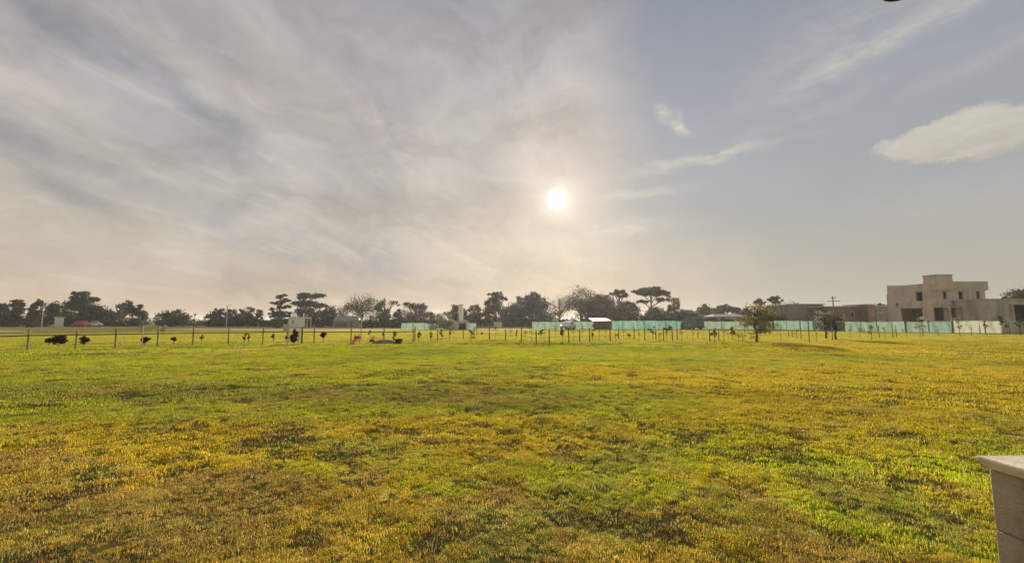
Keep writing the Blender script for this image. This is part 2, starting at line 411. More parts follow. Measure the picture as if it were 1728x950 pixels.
M['red_soil'] = mottled('red_soil', (.16, .075, .03), (.24, .125, .05), .6, 1, .4, 4)
M['dirt'] = mottled('dirt', (.13, .105, .07), (.24, .20, .13), 1.6, 1, .6, 9)
M['gravel'] = mottled('gravel', (.30, .275, .25), (.42, .39, .36), 1.2, 1, .5, 20)
M['road'] = mottled('dirt_track', (.30, .24, .10), (.40, .33, .16), .25, 1, .3, 3)
M['roof_red'] = mottled('roof_tile', (.12, .075, .055), (.18, .12, .09), 2, .9, .1)
M['roof_grey'] = mottled('roof_grey', (.22, .21, .20), (.32, .30, .29), 2, .8, .1)
M['brick'] = brickmat('hollow_brick', (.20, .145, .115), (.155, .11, .09), (.25, .22, .19))
M['brick2'] = brickmat('grey_block', (.23, .20, .175), (.19, .165, .145), (.28, .25, .22), .4, .2)
M['net'] = netmat('shade_net_turquoise', (.14, .33, .27), (.31, .47, .39), .14)
M['net_mid'] = netmat('shade_net_grey_green', (.20, .32, .25), (.33, .47, .37), .14)
M['net_pale'] = netmat('shade_net_mint', (.22, .31, .23), (.36, .46, .34), .16)
M['net_white'] = netmat('shade_net_white', (.40, .44, .30), (.60, .62, .44), .10)
M['net_dark'] = netmat('shade_net_dark', (.012, .05, .035), (.025, .085, .06), .05)
M['red_paint'] = mottled('red_paint', (.33, .025, .02), (.40, .035, .025), 3, .35, 0, spec=.5)
M['white_paint'] = mottled('white_paint', (.62, .62, .61), (.72, .72, .70), 3, .35, 0, spec=.5)
M['blue_paint'] = mottled('blue_grey_paint', (.05, .085, .10), (.08, .12, .14), 3, .35, 0, spec=.5)
M['glass'] = mottled('car_glass', (.02, .025, .03), (.03, .035, .04), 2, .1, 0, spec=.8)
M['rubber'] = mottled('rubber', (.015, .015, .015), (.025, .025, .025), 5, .8, 0)
M['orange'] = mottled('orange_plastic', (.62, .12, .025), (.72, .20, .05), 3, .5, 0)
M['yellow'] = mottled('yellow_plastic', (.70, .42, .03), (.80, .52, .06), 3, .5, 0)
M['lamp_black'] = mottled('black_enamel', (.012, .012, .013), (.02, .02, .022), 4, .3, 0, spec=.5)
M['leaf_dark'] = leafmat('foliage_dark_green', (.032, .045, .022), (.070, .088, .038), .30, .35)
M['leaf_mid'] = leafmat('foliage_mid_green', (.050, .065, .028), (.10, .115, .045), .35, .35)
M['leaf_green'] = leafmat('foliage_hedge_green', (.014, .040, .024), (.028, .065, .036), .25, .5)
M['leaf_brown'] = leafmat('foliage_brown', (.095, .078, .050), (.155, .125, .078), .4, .4)
M['leaf_purple'] = leafmat('foliage_purple', (.052, .026, .024), (.10, .046, .040), .35, 3)
M['leaf_plum'] = leafmat('foliage_plum', (.085, .050, .048), (.13, .080, .072), .35, .4)
M['leaf_olive'] = leafmat('foliage_olive', (.15, .14, .03), (.26, .23, .06), .55, 2)
M['leaf_silver'] = leafmat('foliage_silver', (.28, .29, .19), (.44, .44, .31), .45, 2)
M['leaf_red'] = leafmat('foliage_red_brown', (.12, .045, .02), (.20, .08, .03), .45, 3)
M['leaf_teal'] = leafmat('foliage_blue_green', (.042, .062, .048), (.078, .098, .072), .3, .4)

# ------------------------------------------------------------------ ground
def make_ground():
    m, q, out = mat_base('turf_ground')
    at = q.n('ShaderNodeAttribute'); at.attribute_name = 'turf'
    P = q.n('ShaderNodeNewGeometry').outputs['Position']
    n1 = q.noise(P, 9, 6, .65); n2 = q.noise(P, 55, 4, .6); n3 = q.noise(P, 1.1, 6, .6)
    v_ = q.m('ADD', q.m('MULTIPLY', n1, .75), q.m('ADD', q.m('MULTIPLY', n2, .55), q.m('MULTIPLY', n3, .5)))
    col = q.v('SCALE', at.outputs[0], sc=q.m('ADD', q.m('MULTIPLY', v_, 1.15), -.10))
    col = q.mix(q.sstep(n1, .50, .72, 0, .35), col, (.12, .08, .04))
    b = q.n('ShaderNodeBsdfDiffuse'); q.put(b.inputs[0], col); b.inputs[1].default_value = 1
    bn = q.n('ShaderNodeBump'); bn.inputs['Strength'].default_value = .9; bn.inputs['Distance'].default_value = .05
    hh = q.m('ADD', n1, q.m('MULTIPLY', n2, .5)); m.node_tree.links.new(hh, bn.inputs['Height'])
    m.node_tree.links.new(bn.outputs[0], b.inputs['Normal']); m.node_tree.links.new(b.outputs[0], out.inputs[0])
    th = np.concatenate([np.linspace(-math.radians(72), math.radians(72), 580), np.linspace(math.radians(72), math.radians(288), 80)[1:-1]])
    rr = np.concatenate([[0.01, .5, 1.0], np.geomspace(1.5, 60, 330), np.geomspace(62, 2500, 50)])
    T, Rr = np.meshgrid(th, rr); x = (np.sin(T) * Rr).ravel(); y = (np.cos(T) * Rr).ravel()
    z = height(x, y); c, a_, b_ = field_colour(x, y)
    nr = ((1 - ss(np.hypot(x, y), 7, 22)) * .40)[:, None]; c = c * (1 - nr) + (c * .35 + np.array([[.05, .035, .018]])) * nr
    V = np.stack([x, y, z], 1); nT = len(th); nR = len(rr)
    i, j = np.meshgrid(np.arange(nR - 1), np.arange(nT), indexing='ij'); j2 = (j + 1) % nT
    Fq = np.stack([i * nT + j, i * nT + j2, (i + 1) * nT + j2, (i + 1) * nT + j], -1).reshape(-1, 4)[:, ::-1]
    me = bpy.data.meshes.new('grass_field'); me.vertices.add(len(V)); me.vertices.foreach_set('co', V.ravel().astype(np.float32))
    me.loops.add(Fq.size); me.loops.foreach_set('vertex_index', Fq.ravel().astype(np.int32))
    me.polygons.add(len(Fq)); me.polygons.foreach_set('loop_start', np.arange(0, Fq.size, 4, dtype=np.int32))
    me.update(calc_edges=True)
    me.polygons.foreach_set('use_smooth', [True] * len(Fq))
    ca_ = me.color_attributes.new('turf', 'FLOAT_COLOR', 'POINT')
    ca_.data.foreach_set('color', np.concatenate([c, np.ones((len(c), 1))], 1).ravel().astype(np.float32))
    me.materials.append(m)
    if me.polygons[5000].normal.z < 0: me.flip_normals()
    o = bpy.data.objects.new('grass_field', me); COL.objects.link(o); tag(o, kind='structure')
    return o
make_ground()

def strip(name, pts, w, mat, z=.012, kind='structure'):
    """flat sheet that follows a ground line"""
    mb = MB(); V = []; n = len(pts)
    for i, p in enumerate(pts):
        d = Vector(pts[min(i + 1, n - 1)]) - Vector(pts[max(i - 1, 0)]); d.z = 0; d.normalize(); s_ = Vector((-d.y, d.x, 0))
        ww = w[i] if isinstance(w, (list, tuple)) else w
        for k in (-1, -.33, .33, 1):
            q = Vector(p) + s_ * ww * .5 * k; V.append((q.x, q.y, gz(q.x, q.y) + z))
    Fa = [(i * 4 + k, i * 4 + k + 1, (i + 1) * 4 + k + 1, (i + 1) * 4 + k) for i in range(n - 1) for k in range(3)]
    mb.raw(V, Fa); return tag(mb.build(name, mat), kind=kind)
strip('dirt_road', [(x, 77 + 1.5 * math.sin(x * .05), 0) for x in np.linspace(-62, 6, 30)], 11, M['road'])
strip('gravel_path', [(x, 57 - (x + 77) * .25, 0) for x in np.linspace(-130, -74, 12)], 16, M['gravel'], .02)
strip('bare_soil', [(x, 92, 0) for x in np.linspace(-112, -82, 10)], 10, M['red_soil'], .03)

# ------------------------------------------------------------------ grass
def tuft_mesh(name, nb, h, spread, w, bend, seed, mat, broad=False):
    r = random.Random(seed); V = []; Fa = []
    for b in range(nb):
        a = r.uniform(0, 6.283); rad = spread * math.sqrt(r.random()); bx, by = rad * math.cos(a), rad * math.sin(a)
        hh = h * r.uniform(.45, 1.1); a2 = r.uniform(0, 6.283); lx, ly = math.cos(a2), math.sin(a2)
        ben = hh * bend * r.uniform(.2, 1.2); wx, wy = -ly * w * .5, lx * w * .5; k = len(V)
        if broad:
            ln = h * r.uniform(.8, 1.4)
            V += [(bx * .2, by * .2, .004), (lx * ln * .55 + wx * 3, ly * ln * .55 + wy * 3, h * .35), (lx * ln, ly * ln, h * r.uniform(.1, .45)), (lx * ln * .55 - wx * 3, ly * ln * .55 - wy * 3, h * .35)]
            Fa.append((k, k + 1, k + 2, k + 3))
        else:
            V += [(bx - wx, by - wy, -.01), (bx + wx, by + wy, -.01), (bx + lx * ben * .35 + wx * .8, by + ly * ben * .35 + wy * .8, hh * .6), (bx + lx * ben * .35 - wx * .8, by + ly * ben * .35 - wy * .8, hh * .6), (bx + lx * ben, by + ly * ben, hh * (1 - .25 * min(bend, 1)))]
            Fa += [(k, k + 1, k + 2, k + 3), (k + 3, k + 2, k + 4)]
    me = bpy.data.meshes.new(name); me.from_pydata(V, [], Fa); me.materials.append(mat)
    return bpy.data.objects.new(name, me)

def grass_material():
    m, q, out = mat_base('grass_blade')
    at = q.n('ShaderNodeAttribute'); at.attribute_type = 'INSTANCER'; at.attribute_name = 'tint'
    P = q.n('ShaderNodeTexCoord').outputs['Object']
    s_ = q.n('ShaderNodeSeparateXYZ'); m.node_tree.links.new(P, s_.inputs[0])
    W = q.n('ShaderNodeNewGeometry').outputs['Position']
    n1 = q.noise(W, 60, 2, .6); n2 = q.noise(q.v('ADD', W, (3, 7, 1)), 90, 1, .5)
    col = q.v('SCALE', at.outputs[0], sc=q.m('ADD', q.m('MULTIPLY', n1, 1.5), .35))
    col = q.mix(q.sstep(n2, .55, .72, 0, .45), col, (.42, .33, .13))
    a = q.n('ShaderNodeBsdfDiffuse'); b = q.n('ShaderNodeBsdfTranslucent'); mx = q.n('ShaderNodeMixShader')
    q.put(a.inputs[0], col); q.put(b.inputs[0], q.v('MULTIPLY', col, (1.15, 1.1, .6))); mx.inputs[0].default_value = .5
    l = m.node_tree.links; l.new(a.outputs[0], mx.inputs[1]); l.new(b.outputs[0], mx.inputs[2]); l.new(mx.outputs[0], out.inputs[0])
    return m
GM = grass_material()
def scatter(name, protos, x, y, sc, tint, label=None):
    z = height(x, y)
    me = bpy.data.meshes.new(name); n = len(x); me.vertices.add(n)
    me.vertices.foreach_set('co', np.stack([x, y, z], 1).ravel().astype(np.float32))
    a = me.attributes.new('sc', 'FLOAT', 'POINT'); a.data.foreach_set('value', sc.astype(np.float32))
    a = me.attributes.new('rot', 'FLOAT', 'POINT'); a.data.foreach_set('value', rs.uniform(0, 6.283, n).astype(np.float32))
    a = me.attributes.new('tint', 'FLOAT_COLOR', 'POINT'); a.data.foreach_set('color', np.concatenate([tint, np.ones((n, 1))], 1).ravel().astype(np.float32))
    o = bpy.data.objects.new(name, me); COL.objects.link(o); tag(o, kind='stuff')
    c = bpy.data.collections.new(name + '_kinds')
    for p in protos: c.objects.link(p)
    tr = bpy.data.node_groups.new(name, 'GeometryNodeTree')
    tr.interface.new_socket('Geometry', in_out='INPUT', socket_type='NodeSocketGeometry')
    tr.interface.new_socket('Geometry', in_out='OUTPUT', socket_type='NodeSocketGeometry')
    N = tr.nodes; L = tr.links
    gi, go = N.new('NodeGroupInput'), N.new('NodeGroupOutput')
    ci = N.new('GeometryNodeCollectionInfo'); ci.inputs['Collection'].default_value = c
    ci.inputs['Separate Children'].default_value = True; ci.inputs['Reset Children'].default_value = True
    ip = N.new('GeometryNodeInstanceOnPoints'); ip.inputs['Pick Instance'].default_value = True
    def attr(nm, ty):
        k = N.new('GeometryNodeInputNamedAttribute'); k.data_type = ty; k.inputs[0].default_value = nm
        return [s_ for s_ in k.outputs if s_.enabled][0]
    rv = N.new('FunctionNodeRandomValue'); rv.data_type = 'INT'
    for s_ in rv.inputs:
        if s_.enabled and s_.name == 'Max': s_.default_value = len(protos) - 1
        if s_.enabled and s_.name == 'Min': s_.default_value = 0
    ro = N.new('ShaderNodeCombineXYZ'); L.new(attr('rot', 'FLOAT'), ro.inputs[2])
    L.new(gi.outputs[0], ip.inputs['Points']); L.new(ci.outputs[0], ip.inputs['Instance'])
    L.new([s_ for s_ in rv.outputs if s_.enabled][0], ip.inputs['Instance Index'])
    L.new(ro.outputs[0], ip.inputs['Rotation']); L.new(attr('sc', 'FLOAT'), ip.inputs['Scale'])
    L.new(ip.outputs[0], go.inputs[0])
    md = o.modifiers.new('scatter', 'NODES'); md.node_group = tr
    return o
def spread(d0, d1, dens, half=57):
    A = math.radians(half) * (d1 * d1 - d0 * d0); n = int(A * dens)
    th = rs.uniform(-math.radians(half), math.radians(half), n); r_ = np.sqrt(rs.uniform(d0 * d0, d1 * d1, n))
    return r_ * np.sin(th), r_ * np.cos(th)
WALL_KEEP = lambda x, y: ~((x > 2.20) & (x < 2.95) & (y < 2.2))
def lay_grass(name, d0, d1, dens, protos, s0, half=57, thin=.75, var=1.0):
    x, y = spread(d0, d1, dens, half); k = WALL_KEEP(x, y); x, y = x[k], y[k]
    c, sp_, so_ = field_colour(x, y)
    k = rs.rand(len(x)) > np.maximum(so_ * thin, .75 * ss(fbm(x / .16, y / .16, 301, 2), .50, .66) * (1 - ss(y, 9, 18))); x, y, c, sp_ = x[k], y[k], c[k], sp_[k]
    lush = fbm(x / .9, y / .9, 201, 3)
    q = rs.rand(len(c)); k1 = (q < .14 * var)[:, None]; k2 = ((q > .17) & (q < .17 + .12 * var))[:, None]
    c = np.where(k1, c * .35 + np.array([[.50, .42, .20]]) * .6, c); c = np.where(k2, c * .3 + np.array([[.10, .06, .035]]), c)
    c = c * (1 + rs.uniform(-.30, .35, (len(c), 1)) * var)
    c[:, 0] *= 1 + rs.uniform(-.18, .20, len(c)) * var
    scatter(name, protos, x, y, s0 * (.55 + .95 * lush) * rs.uniform(.7, 1.3, len(x)), np.clip(c * np.array([[1.27, 1.29, 1.25]]) * (1 + .16 * (1 - ss(y, 4.5, 7.5)) - .10 * ss(y, 10, 25))[:, None], 0, .8))
A_ = [tuft_mesh('blades', 10, .034, .032, .0038, 1.1, s_, GM) for s_ in range(5)]
B_ = [tuft_mesh('blades', 12, .036, .050, .0056, 1.0, 10 + s_, GM) for s_ in range(4)]
C_ = [tuft_mesh('blades', 12, .046, .11, .0095, .9, 20 + s_, GM) for s_ in range(4)]
E_ = [tuft_mesh('blades', 14, .060, .34, .022, .8, 30 + s_, GM) for s_ in range(4)]
lay_grass('short_grass', 2.2, 5.5, 1900, A_, 1.0, 64)
lay_grass('short_grass', 5.5, 11, 680, B_, 1.0, 66, var=.75)
lay_grass('short_grass', 11, 26, 210, C_, 1.0, 68, var=.7)
lay_grass('short_grass', 26, 75, 24, E_, .9, 69, var=.45)
# broad-leaved weeds, in the dark patches
W_ = [tuft_mesh('weed_leaves', 9, .045, .02, .011, .5, 50 + s_, GM, broad=True) for s_ in range(4)]
x, y = spread(2.3, 13, 110, 56); k = WALL_KEEP(x, y); x, y = x[k], y[k]; c, sp_, so_ = field_colour(x, y)
k = (rs.rand(len(x)) < sp_ * .45 + .05); x, y = x[k], y[k]
ct = np.stack([rs.uniform(.09, .22, len(x)), rs.uniform(.13, .24, len(x)), rs.uniform(.04, .09, len(x))], 1)
scatter('broadleaf_weeds', W_, x, y, rs.uniform(.4, 1.0, len(x)), ct)
# dead curled stalks
x, y = spread(2.3, 11, 70, 56); k = WALL_KEEP(x, y); x, y = x[k], y[k]; c, sp_, so_ = field_colour(x, y)
k = rs.rand(len(x)) < .25 + .75 * so_; x, y = x[k], y[k]
ct = np.stack([rs.uniform(.30, .55, len(x)), rs.uniform(.22, .42, len(x)), rs.uniform(.10, .24, len(x))], 1)
H_ = [tuft_mesh('stalks', 6, .06, .05, .0035, 1.6, 70 + s_, GM) for s_ in range(3)]
scatter('dry_stalks', H_, x, y, rs.uniform(.6, 1.4, len(x)), ct)

# ------------------------------------------------------------------ trees
def leaves(lobes, n, size, rng, clump=.55, shell=.5, flat=0.0):
    """loose leaf-clump faces gathered in clumps inside ellipsoid lobes (cx,cy,cz,rx,ry,rz[,weight])"""
    L = np.array([l[:6] for l in lobes], float); w = np.array([l[3] * l[4] * l[5] * (l[6] if len(l) > 6 else 1) for l in lobes]) ** .7; w /= w.sum()
    nc = max(6, int(n / 42)); li = rng.choice(len(L), nc, p=w)
    d = rng.normal(size=(nc, 3)); d /= np.linalg.norm(d, axis=1)[:, None]
    r = rng.uniform(shell, 1, nc) ** .6
    cc = L[li, :3] + d * r[:, None] * L[li, 3:6]
    mean = L[li, 3:6].mean(1)
    pi = rng.randint(0, nc, n); off = rng.normal(size=(n, 3)) * (mean[pi] * clump * .36)[:, None]; off[:, 2] *= (.7 - flat * .4)
    p = cc[pi] + off
    nrm = rng.normal(size=(n, 3)); nrm /= np.linalg.norm(nrm, axis=1)[:, None]
    a = np.cross(nrm, rng.normal(size=(n, 3))); a /= np.linalg.norm(a, axis=1)[:, None]; b = np.cross(nrm, a)
    s_ = (size * rng.uniform(.5, 1.3, n))[:, None]
    return np.stack([p - a * s_ * .9, p + b * s_ * .55, p + a * s_, p - b * s_ * .6], 1)
def branch(mb, p, d, L, r, depth, rng, pull=.25, n=3):
    p = Vector(p); pts = [p]; rad = [r]; q = p.copy(); dd = Vector(d).normalized(); k = 3
    for i in range(k):
        dd = (dd + Vector(rng.normal(size=3)) * .16 + Vector((0, 0, pull * .25))).normalized(); q = q + dd * L / k
        pts.append(q.copy()); rad.append(max(r * (1 - .45 * (i + 1) / k), .012))
    mb.tube(pts, rad, 5 if depth > 3 else 3, cap=False)
    if depth <= 0: return
    for i in range(n):
        t = rng.uniform(.35, 1.0); j = min(int(t * k), k - 1); s_ = pts[j].lerp(pts[j + 1], t * k - j)
        nd = (dd + Vector(rng.normal(size=3)) * .62).normalized()
        branch(mb, s_, nd, L * rng.uniform(.55, .78), rad[-1] * .8, depth - 1, rng, pull, n)

def grow(name, label, cat, base, lobes, leafm, barkm, n, size, seed, trunks=None, trunk_r=.2, group=None, clump=.55, shell=.5, bare=0, flat=0.0, stub=None):
    rng = np.random.RandomState(seed); root = empty(name, base, label, cat, group)
    mb = MB(); hz_ = max(l[2] for l in lobes) if lobes else 5
    tr = trunks or [(0, 0)]
    for (tx, ty) in tr:
        top = Vector((tx * 1.5, ty * 1.5, hz_)); path = [Vector((tx * .3, ty * .3, -.15))]
        for i in range(1, 6):
            t = i / 5; path.append(Vector((tx * .3, ty * .3, 0)).lerp(top, t) + Vector((rng.normal() * .03, rng.normal() * .03, 0)) * hz_ * .5 * (t < 1))
        mb.tube(path, [trunk_r * (1.25 - .95 * i / 5) for i in range(6)], 7)
        for l in lobes:
            c = Vector(l[:3]); lo = min(max((c.z - l[5] * .9) * .75, .25 * hz_), hz_ * .9); t = lo / hz_; j = min(int(t * 5), 4); s_ = path[j].lerp(path[j + 1], t * 5 - j)
            mid = s_.lerp(c, .55) + Vector(rng.normal(size=3)) * .06 * l[3]
            mb.tube([s_, mid, c], [trunk_r * .5, trunk_r * .33, trunk_r * .12], 5, cap=False)
            for e in range(4):
                dv = Vector(rng.normal(size=3)); dv.z = abs(dv.z) * .6; e_ = c + Vector((dv.x * l[3], dv.y * l[4], dv.z * l[5])) * .55
                mb.tube([mid, mid.lerp(e_, .5) + Vector((0, 0, .03 * l[5])), e_], [trunk_r * .28, trunk_r * .17, trunk_r * .06], 4, cap=False)
    if bare:
        for i in range(bare):
            l = lobes[rng.randint(len(lobes))]
            a = rng.uniform(0, 6.28); d = Vector((math.cos(a) * .55, math.sin(a) * .55, 1.0))
            s_ = Vector((0, 0, hz_ * rng.uniform(.22, .6))); tgt = Vector((l[0] + l[3] * .6 * math.cos(a), l[1] + l[4] * .6 * math.sin(a), l[2] + rng.uniform(-.4, .6) * l[5]))
            branch(mb, s_, (tgt - s_), (tgt - s_).length * .62, trunk_r * .42, 4, rng, .15, 3)
    mb.build('trunk', barkm, root, smooth=True)
    if n: quads_mesh('crown', leaves(lobes, n, size, rng, clump, shell, flat), leafm, root)
    return root

TR = []   # px, top, half width px, depth, style, leaf, label
def T(*a): TR.append(a)
T(3, 512, 16, 118, 'round', 'leaf_dark', 'dark tree cut by the left edge of the picture')
T(31, 505, 15, 126, 'tuft', 'leaf_mid', 'open-crowned grey green tree, second from the left edge')
T(57, 503, 9, 130, 'lean', 'leaf_dark', 'thin tree leaning to the right near the left edge')
T(80, 508, 19, 122, 'tuft', 'leaf_dark', 'wide dark tree above the cream shed, left of the tallest left tree')
T(18, 528, 15, 108, 'round', 'leaf_dark', 'low dark round tree in front of the leftmost trees')
T(104, 524, 9, 128, 'round', 'leaf_dark', 'small dark tree directly behind the cream shed')
T(138, 491, 24, 120, 'tall', 'leaf_mid', 'tallest tree of the left group with a ragged open top')
T(164, 514, 24, 117, 'round', 'leaf_dark', 'broad dark dome of a tree right of the tallest left tree')
T(206, 508, 17, 125, 'tuft', 'leaf_teal', 'tree with pale trunks showing through, third from the right of the left group')
T(237, 513, 13, 121, 'narrow', 'leaf_teal', 'narrow tree at the right end of the left group')
T(292, 522, 23, 112, 'round', 'leaf_mid', 'solitary round bushy tree standing alone between two gaps')
T(364, 520, 14, 128, 'tuft', 'leaf_dark', 'first low tree right of the open gap beside the light pole')
T(392, 522, 17, 122, 'round', 'leaf_teal', 'blue green low tree behind the light pole')
T(412, 520, 12, 127, 'round', 'leaf_mid', 'low green tree between the light pole and the cedar')
T(434, 517, 15, 120, 'sparse', 'leaf_plum', 'brownish half bare tree left of the layered cedar')
T(474, 497, 19, 122, 'cedar', 'leaf_dark', 'cedar with spread layered branches left of the pale house')
T(524, 495, 26, 125, 'umbrella2', 'leaf_dark', 'dark umbrella pine with two tiers above the pale house')
T(556, 515, 13, 120, 'round', 'leaf_teal', 'dark tree filling the space right of the two tiered umbrella pine')
T(580, 512, 10, 130, 'bare', 'leaf_brown', 'slim bare tree between the umbrella pine and the wide brown tree')
T(612, 495, 25, 124, 'semibare', 'leaf_brown', 'wide brown half bare tree behind the porch house')
T(650, 505, 18, 121, 'sparse', 'leaf_mid', 'thin leaved tree right of the wide brown half bare tree')
T(673, 520, 9, 126, 'narrow', 'leaf_dark', 'small pointed dark tree between the thin leaved tree and the plum tree')
T(702, 511, 22, 123, 'plum', 'leaf_plum', 'purplish brown flat topped tree left of the white tower')
T(741, 527, 24, 130, 'sparse', 'leaf_plum', 'low reddish scrub tree between the plum tree and the white tower')
T(772, 513, 13, 112, 'round', 'leaf_brown', 'olive brown tree directly behind the white tower')
T(800, 513, 15, 116, 'round', 'leaf_brown', 'rounded brown tree right of the white tower')
T(836, 491, 18, 122, 'tall', 'leaf_dark', 'tall narrow tree with a lacy cap left of the sun')
T(864, 514, 17, 128, 'round', 'leaf_brown', 'lower brown tree between the lacy capped tree and the big conical one')
T(896, 491, 33, 120, 'cone', 'leaf_teal', 'big conical dark evergreen below and left of the sun')
T(944, 486, 23, 124, 'bare', 'leaf_brown', 'tall bare fan shaped tree directly below the sun')
T(980, 484, 26, 120, 'semibare', 'leaf_brown', 'tall half bare tree just right of the bare fan shaped one')
T(1012, 493, 27, 118, 'round', 'leaf_brown', 'dense brown tree behind the shiny roofed shed')
T(1045, 488, 14, 126, 'umbrella', 'leaf_dark', 'small umbrella pine left of the biggest umbrella pine')
T(1054, 507, 24, 121, 'round', 'leaf_brown', 'dark lower tree under the small umbrella pine')
T(1097, 485, 29, 118, 'umbrella', 'leaf_dark', 'biggest umbrella pine with a wide flat crown right of the sun')
T(1137, 498, 13, 124, 'sparse', 'leaf_brown', 'wispy leaning tree at the right shoulder of the biggest umbrella pine')
T(1112, 518, 22, 128, 'round', 'leaf_teal', 'low dark tree beneath the biggest umbrella pine')
T(1160, 523, 24, 130, 'round', 'leaf_plum', 'low reddish tree in the dip right of the wispy tree')
T(1187, 514, 16, 125, 'round', 'leaf_brown', 'small domed olive brown tree in the dip behind the turquoise net')
T(1207, 521, 18, 128, 'round', 'leaf_brown', 'thin low tree left of the dark flat domed one')
T(1227, 514, 20, 121, 'umbrella_low', 'leaf_brown', 'dark flat domed tree left of the big olive sapling')
T(1281, 504, 9, 118, 'umbrella', 'leaf_brown', 'small flat topped pine rising behind the big olive sapling')
T(1308, 500, 13, 112, 'umbrella', 'leaf_dark', 'umbrella pine just right of the big olive sapling')
T(1300, 516, 22, 116, 'round', 'leaf_dark', 'dense dark low tree under the umbrella pine by the olive sapling')
T(1333, 511, 22, 120, 'semibare', 'leaf_plum', 'bare brown tree next to the left end of the low brown houses')
T(1459, 513, 7, 105, 'round', 'leaf_dark', 'small dark treetop in the gap between the low brown houses')
T(1489, 511, 10, 100, 'round', 'leaf_dark', 'small treetop peeping over the roof beside the two storey house')
T(1728, 486, 34, 82, 'wide', 'leaf_brown', 'dark spreading tree behind the garage at the right edge')
T(1256, 520, 16, 124, 'round', 'leaf_brown', 'brownish low tree directly behind the big olive sapling')
T(1350, 519, 14, 122, 'round', 'leaf_dark', 'low dark tree behind the left end of the low brown houses')
T(325, 545, 20, 132, 'sparse', 'leaf_mid', 'very low thin tree in the gap behind the thin olive sapling')
BIG = 'trees along the far side of the field'
for i, (px, top, hw, Y, st, lf, lab) in enumerate(TR):
    rng = np.random.RandomState(500 + i)
    tp = atY(px, top, Y); X, H = tp.x, tp.z; w = hw / F * Y * 1.15; hw_ = w
    def sc_(n_): return int(n_ * 1.7 * max(.5, (w * H) / 30))
    kw = dict(bare=0, clump=.55, shell=.35, flat=0); trunks = None; n = 0; size = .27; tr_ = .16 + H * .018; bk = M['bark']
    if st == 'round':
        lobes = [(0, 0, H * .5, w * .72, w * .7, H * .47), (-w * .5, 0, H * .42, w * .5, w * .5, H * .36), (w * .5, .2, H * .44, w * .5, w * .5, H * .36), (w * rng.uniform(-.3, .3), 0, H * .82, w * .42, w * .4, H * .17), (0, -w * .3, H * .25, w * .8, w * .5, H * .24)]
        n = sc_(3600)
    elif st == 'tuft':
        lobes = [(rng.uniform(-.75, .75) * w, rng.uniform(-.4, .4) * w, H * z_, w * rng.uniform(.28, .42), w * .35, H * .13) for z_ in (.32, .42, .5, .6, .68, .76, .84, .88, .55, .3)]
        trunks = [(-w * .35, 0), (w * .25, .3)]; n = sc_(2400); kw['clump'] = .7; bk = M['bark_pale'] if 'pale' in lab else M['bark']
    elif st == 'lean':
        lobes = [(-w * .5, 0, H * .35, w * .6, w * .5, H * .2), (-.05 * w, 0, H * .55, w * .5, w * .4, H * .18), (w * .35, 0, H * .75, w * .4, w * .4, H * .15), (w * .7, 0, H * .92, w * .22, w * .25, H * .09)]
        n = sc_(1800); trunks = [(w * .45, 0)]
    elif st == 'tall':
        lobes = [(0, 0, H * .36, w * .95, w * .7, H * .33), (-w * .2, 0, H * .62, w * .6, w * .5, H * .17), (-w * .1, 0, H * .80, w * .42, w * .35, H * .12), (w * .25, 0, H * .91, w * .5, w * .3, H * .06), (-w * .35, 0, H * .92, w * .3, w * .3, H * .06), (w * .7, 0, H * .77, w * .3, w * .3, H * .07)]
        n = sc_(2600)
    elif st == 'narrow':
        lobes = [(0, 0, H * .4, w * .8, w * .7, H * .32), (-w * .2, 0, H * .68, w * .6, w * .5, H * .2), (0, 0, H * .88, w * .35, w * .35, H * .1)]
        n = sc_(2400)
    elif st == 'cedar':
        lobes = [(s_ * w * q, 0, H * z_, w * r_, w * .45, H * .05) for (s_, q, z_, r_) in ((-1, .55, .42, .5), (1, .4, .40, .55), (-1, .5, .56, .5), (1, .35, .6, .5), (-1, .15, .73, .5), (1, .35, .82, .4), (-1, .05, .93, .42), (1, .0, .97, .3))] + [(0, 0, H * .25, w * .9, w * .6, H * .22)]
        n = sc_(2600); kw['flat'] = 1; kw['clump'] = .5
    elif st == 'umbrella2':
        lobes = [(w * .15, 0, H * .93, w * .78, w * .6, H * .065), (-w * .45, 0, H * .86, w * .3, w * .4, H * .05), (-w * .25, 0, H * .68, w * .72, w * .6, H * .09), (w * .45, 0, H * .62, w * .4, w * .4, H * .07), (0, 0, H * .3, w * .9, w * .6, H * .25)]
        n = sc_(3200); kw['flat'] = .6
    elif st in ('umbrella', 'umbrella_low'):
        th_ = .085 if st == 'umbrella' else .16
        lobes = [(0, 0, H * (1 - th_), w * .62, w * .6, H * th_), (-w * .5, 0, H * (.985 - th_ * 1.4), w * .45, w * .5, H * th_ * .75), (w * .52, 0, H * (.97 - th_ * 1.5), w * .45, w * .5, H * th_ * .8), (w * .1, 0, H * .82, w * .4, w * .4, H * .05)]
        if w > 3: lobes += [(w * .55, 0, H * .68, w * .3, w * .3, H * .045), (-w * .4, 0, H * .63, w * .28, w * .3, H * .04), (w * .1, 0, H * .22, w * .6, w * .4, H * .18)]
        else: lobes += [(0, 0, H * .3, w * .8, w * .6, H * .22)]
        n = sc_(2600); kw['flat'] = .6; kw['clump'] = .45
    elif st == 'cone':
        lobes = [(0, 0, H * .28, w, w * .8, H * .27), (-w * .1, 0, H * .52, w * .75, w * .6, H * .22), (w * .22, 0, H * .62, w * .6, w * .6, H * .2), (w * .05, 0, H * .82, w * .38, w * .4, H * .14), (w * .1, 0, H * .95, w * .13, w * .15, H * .06), (-w * .42, 0, H * .72, w * .3, w * .3, H * .12), (-w * .8, 0, H * .42, w * .3, w * .3, H * .18)]
        n = sc_(3200)
    elif st in ('bare', 'semibare'):
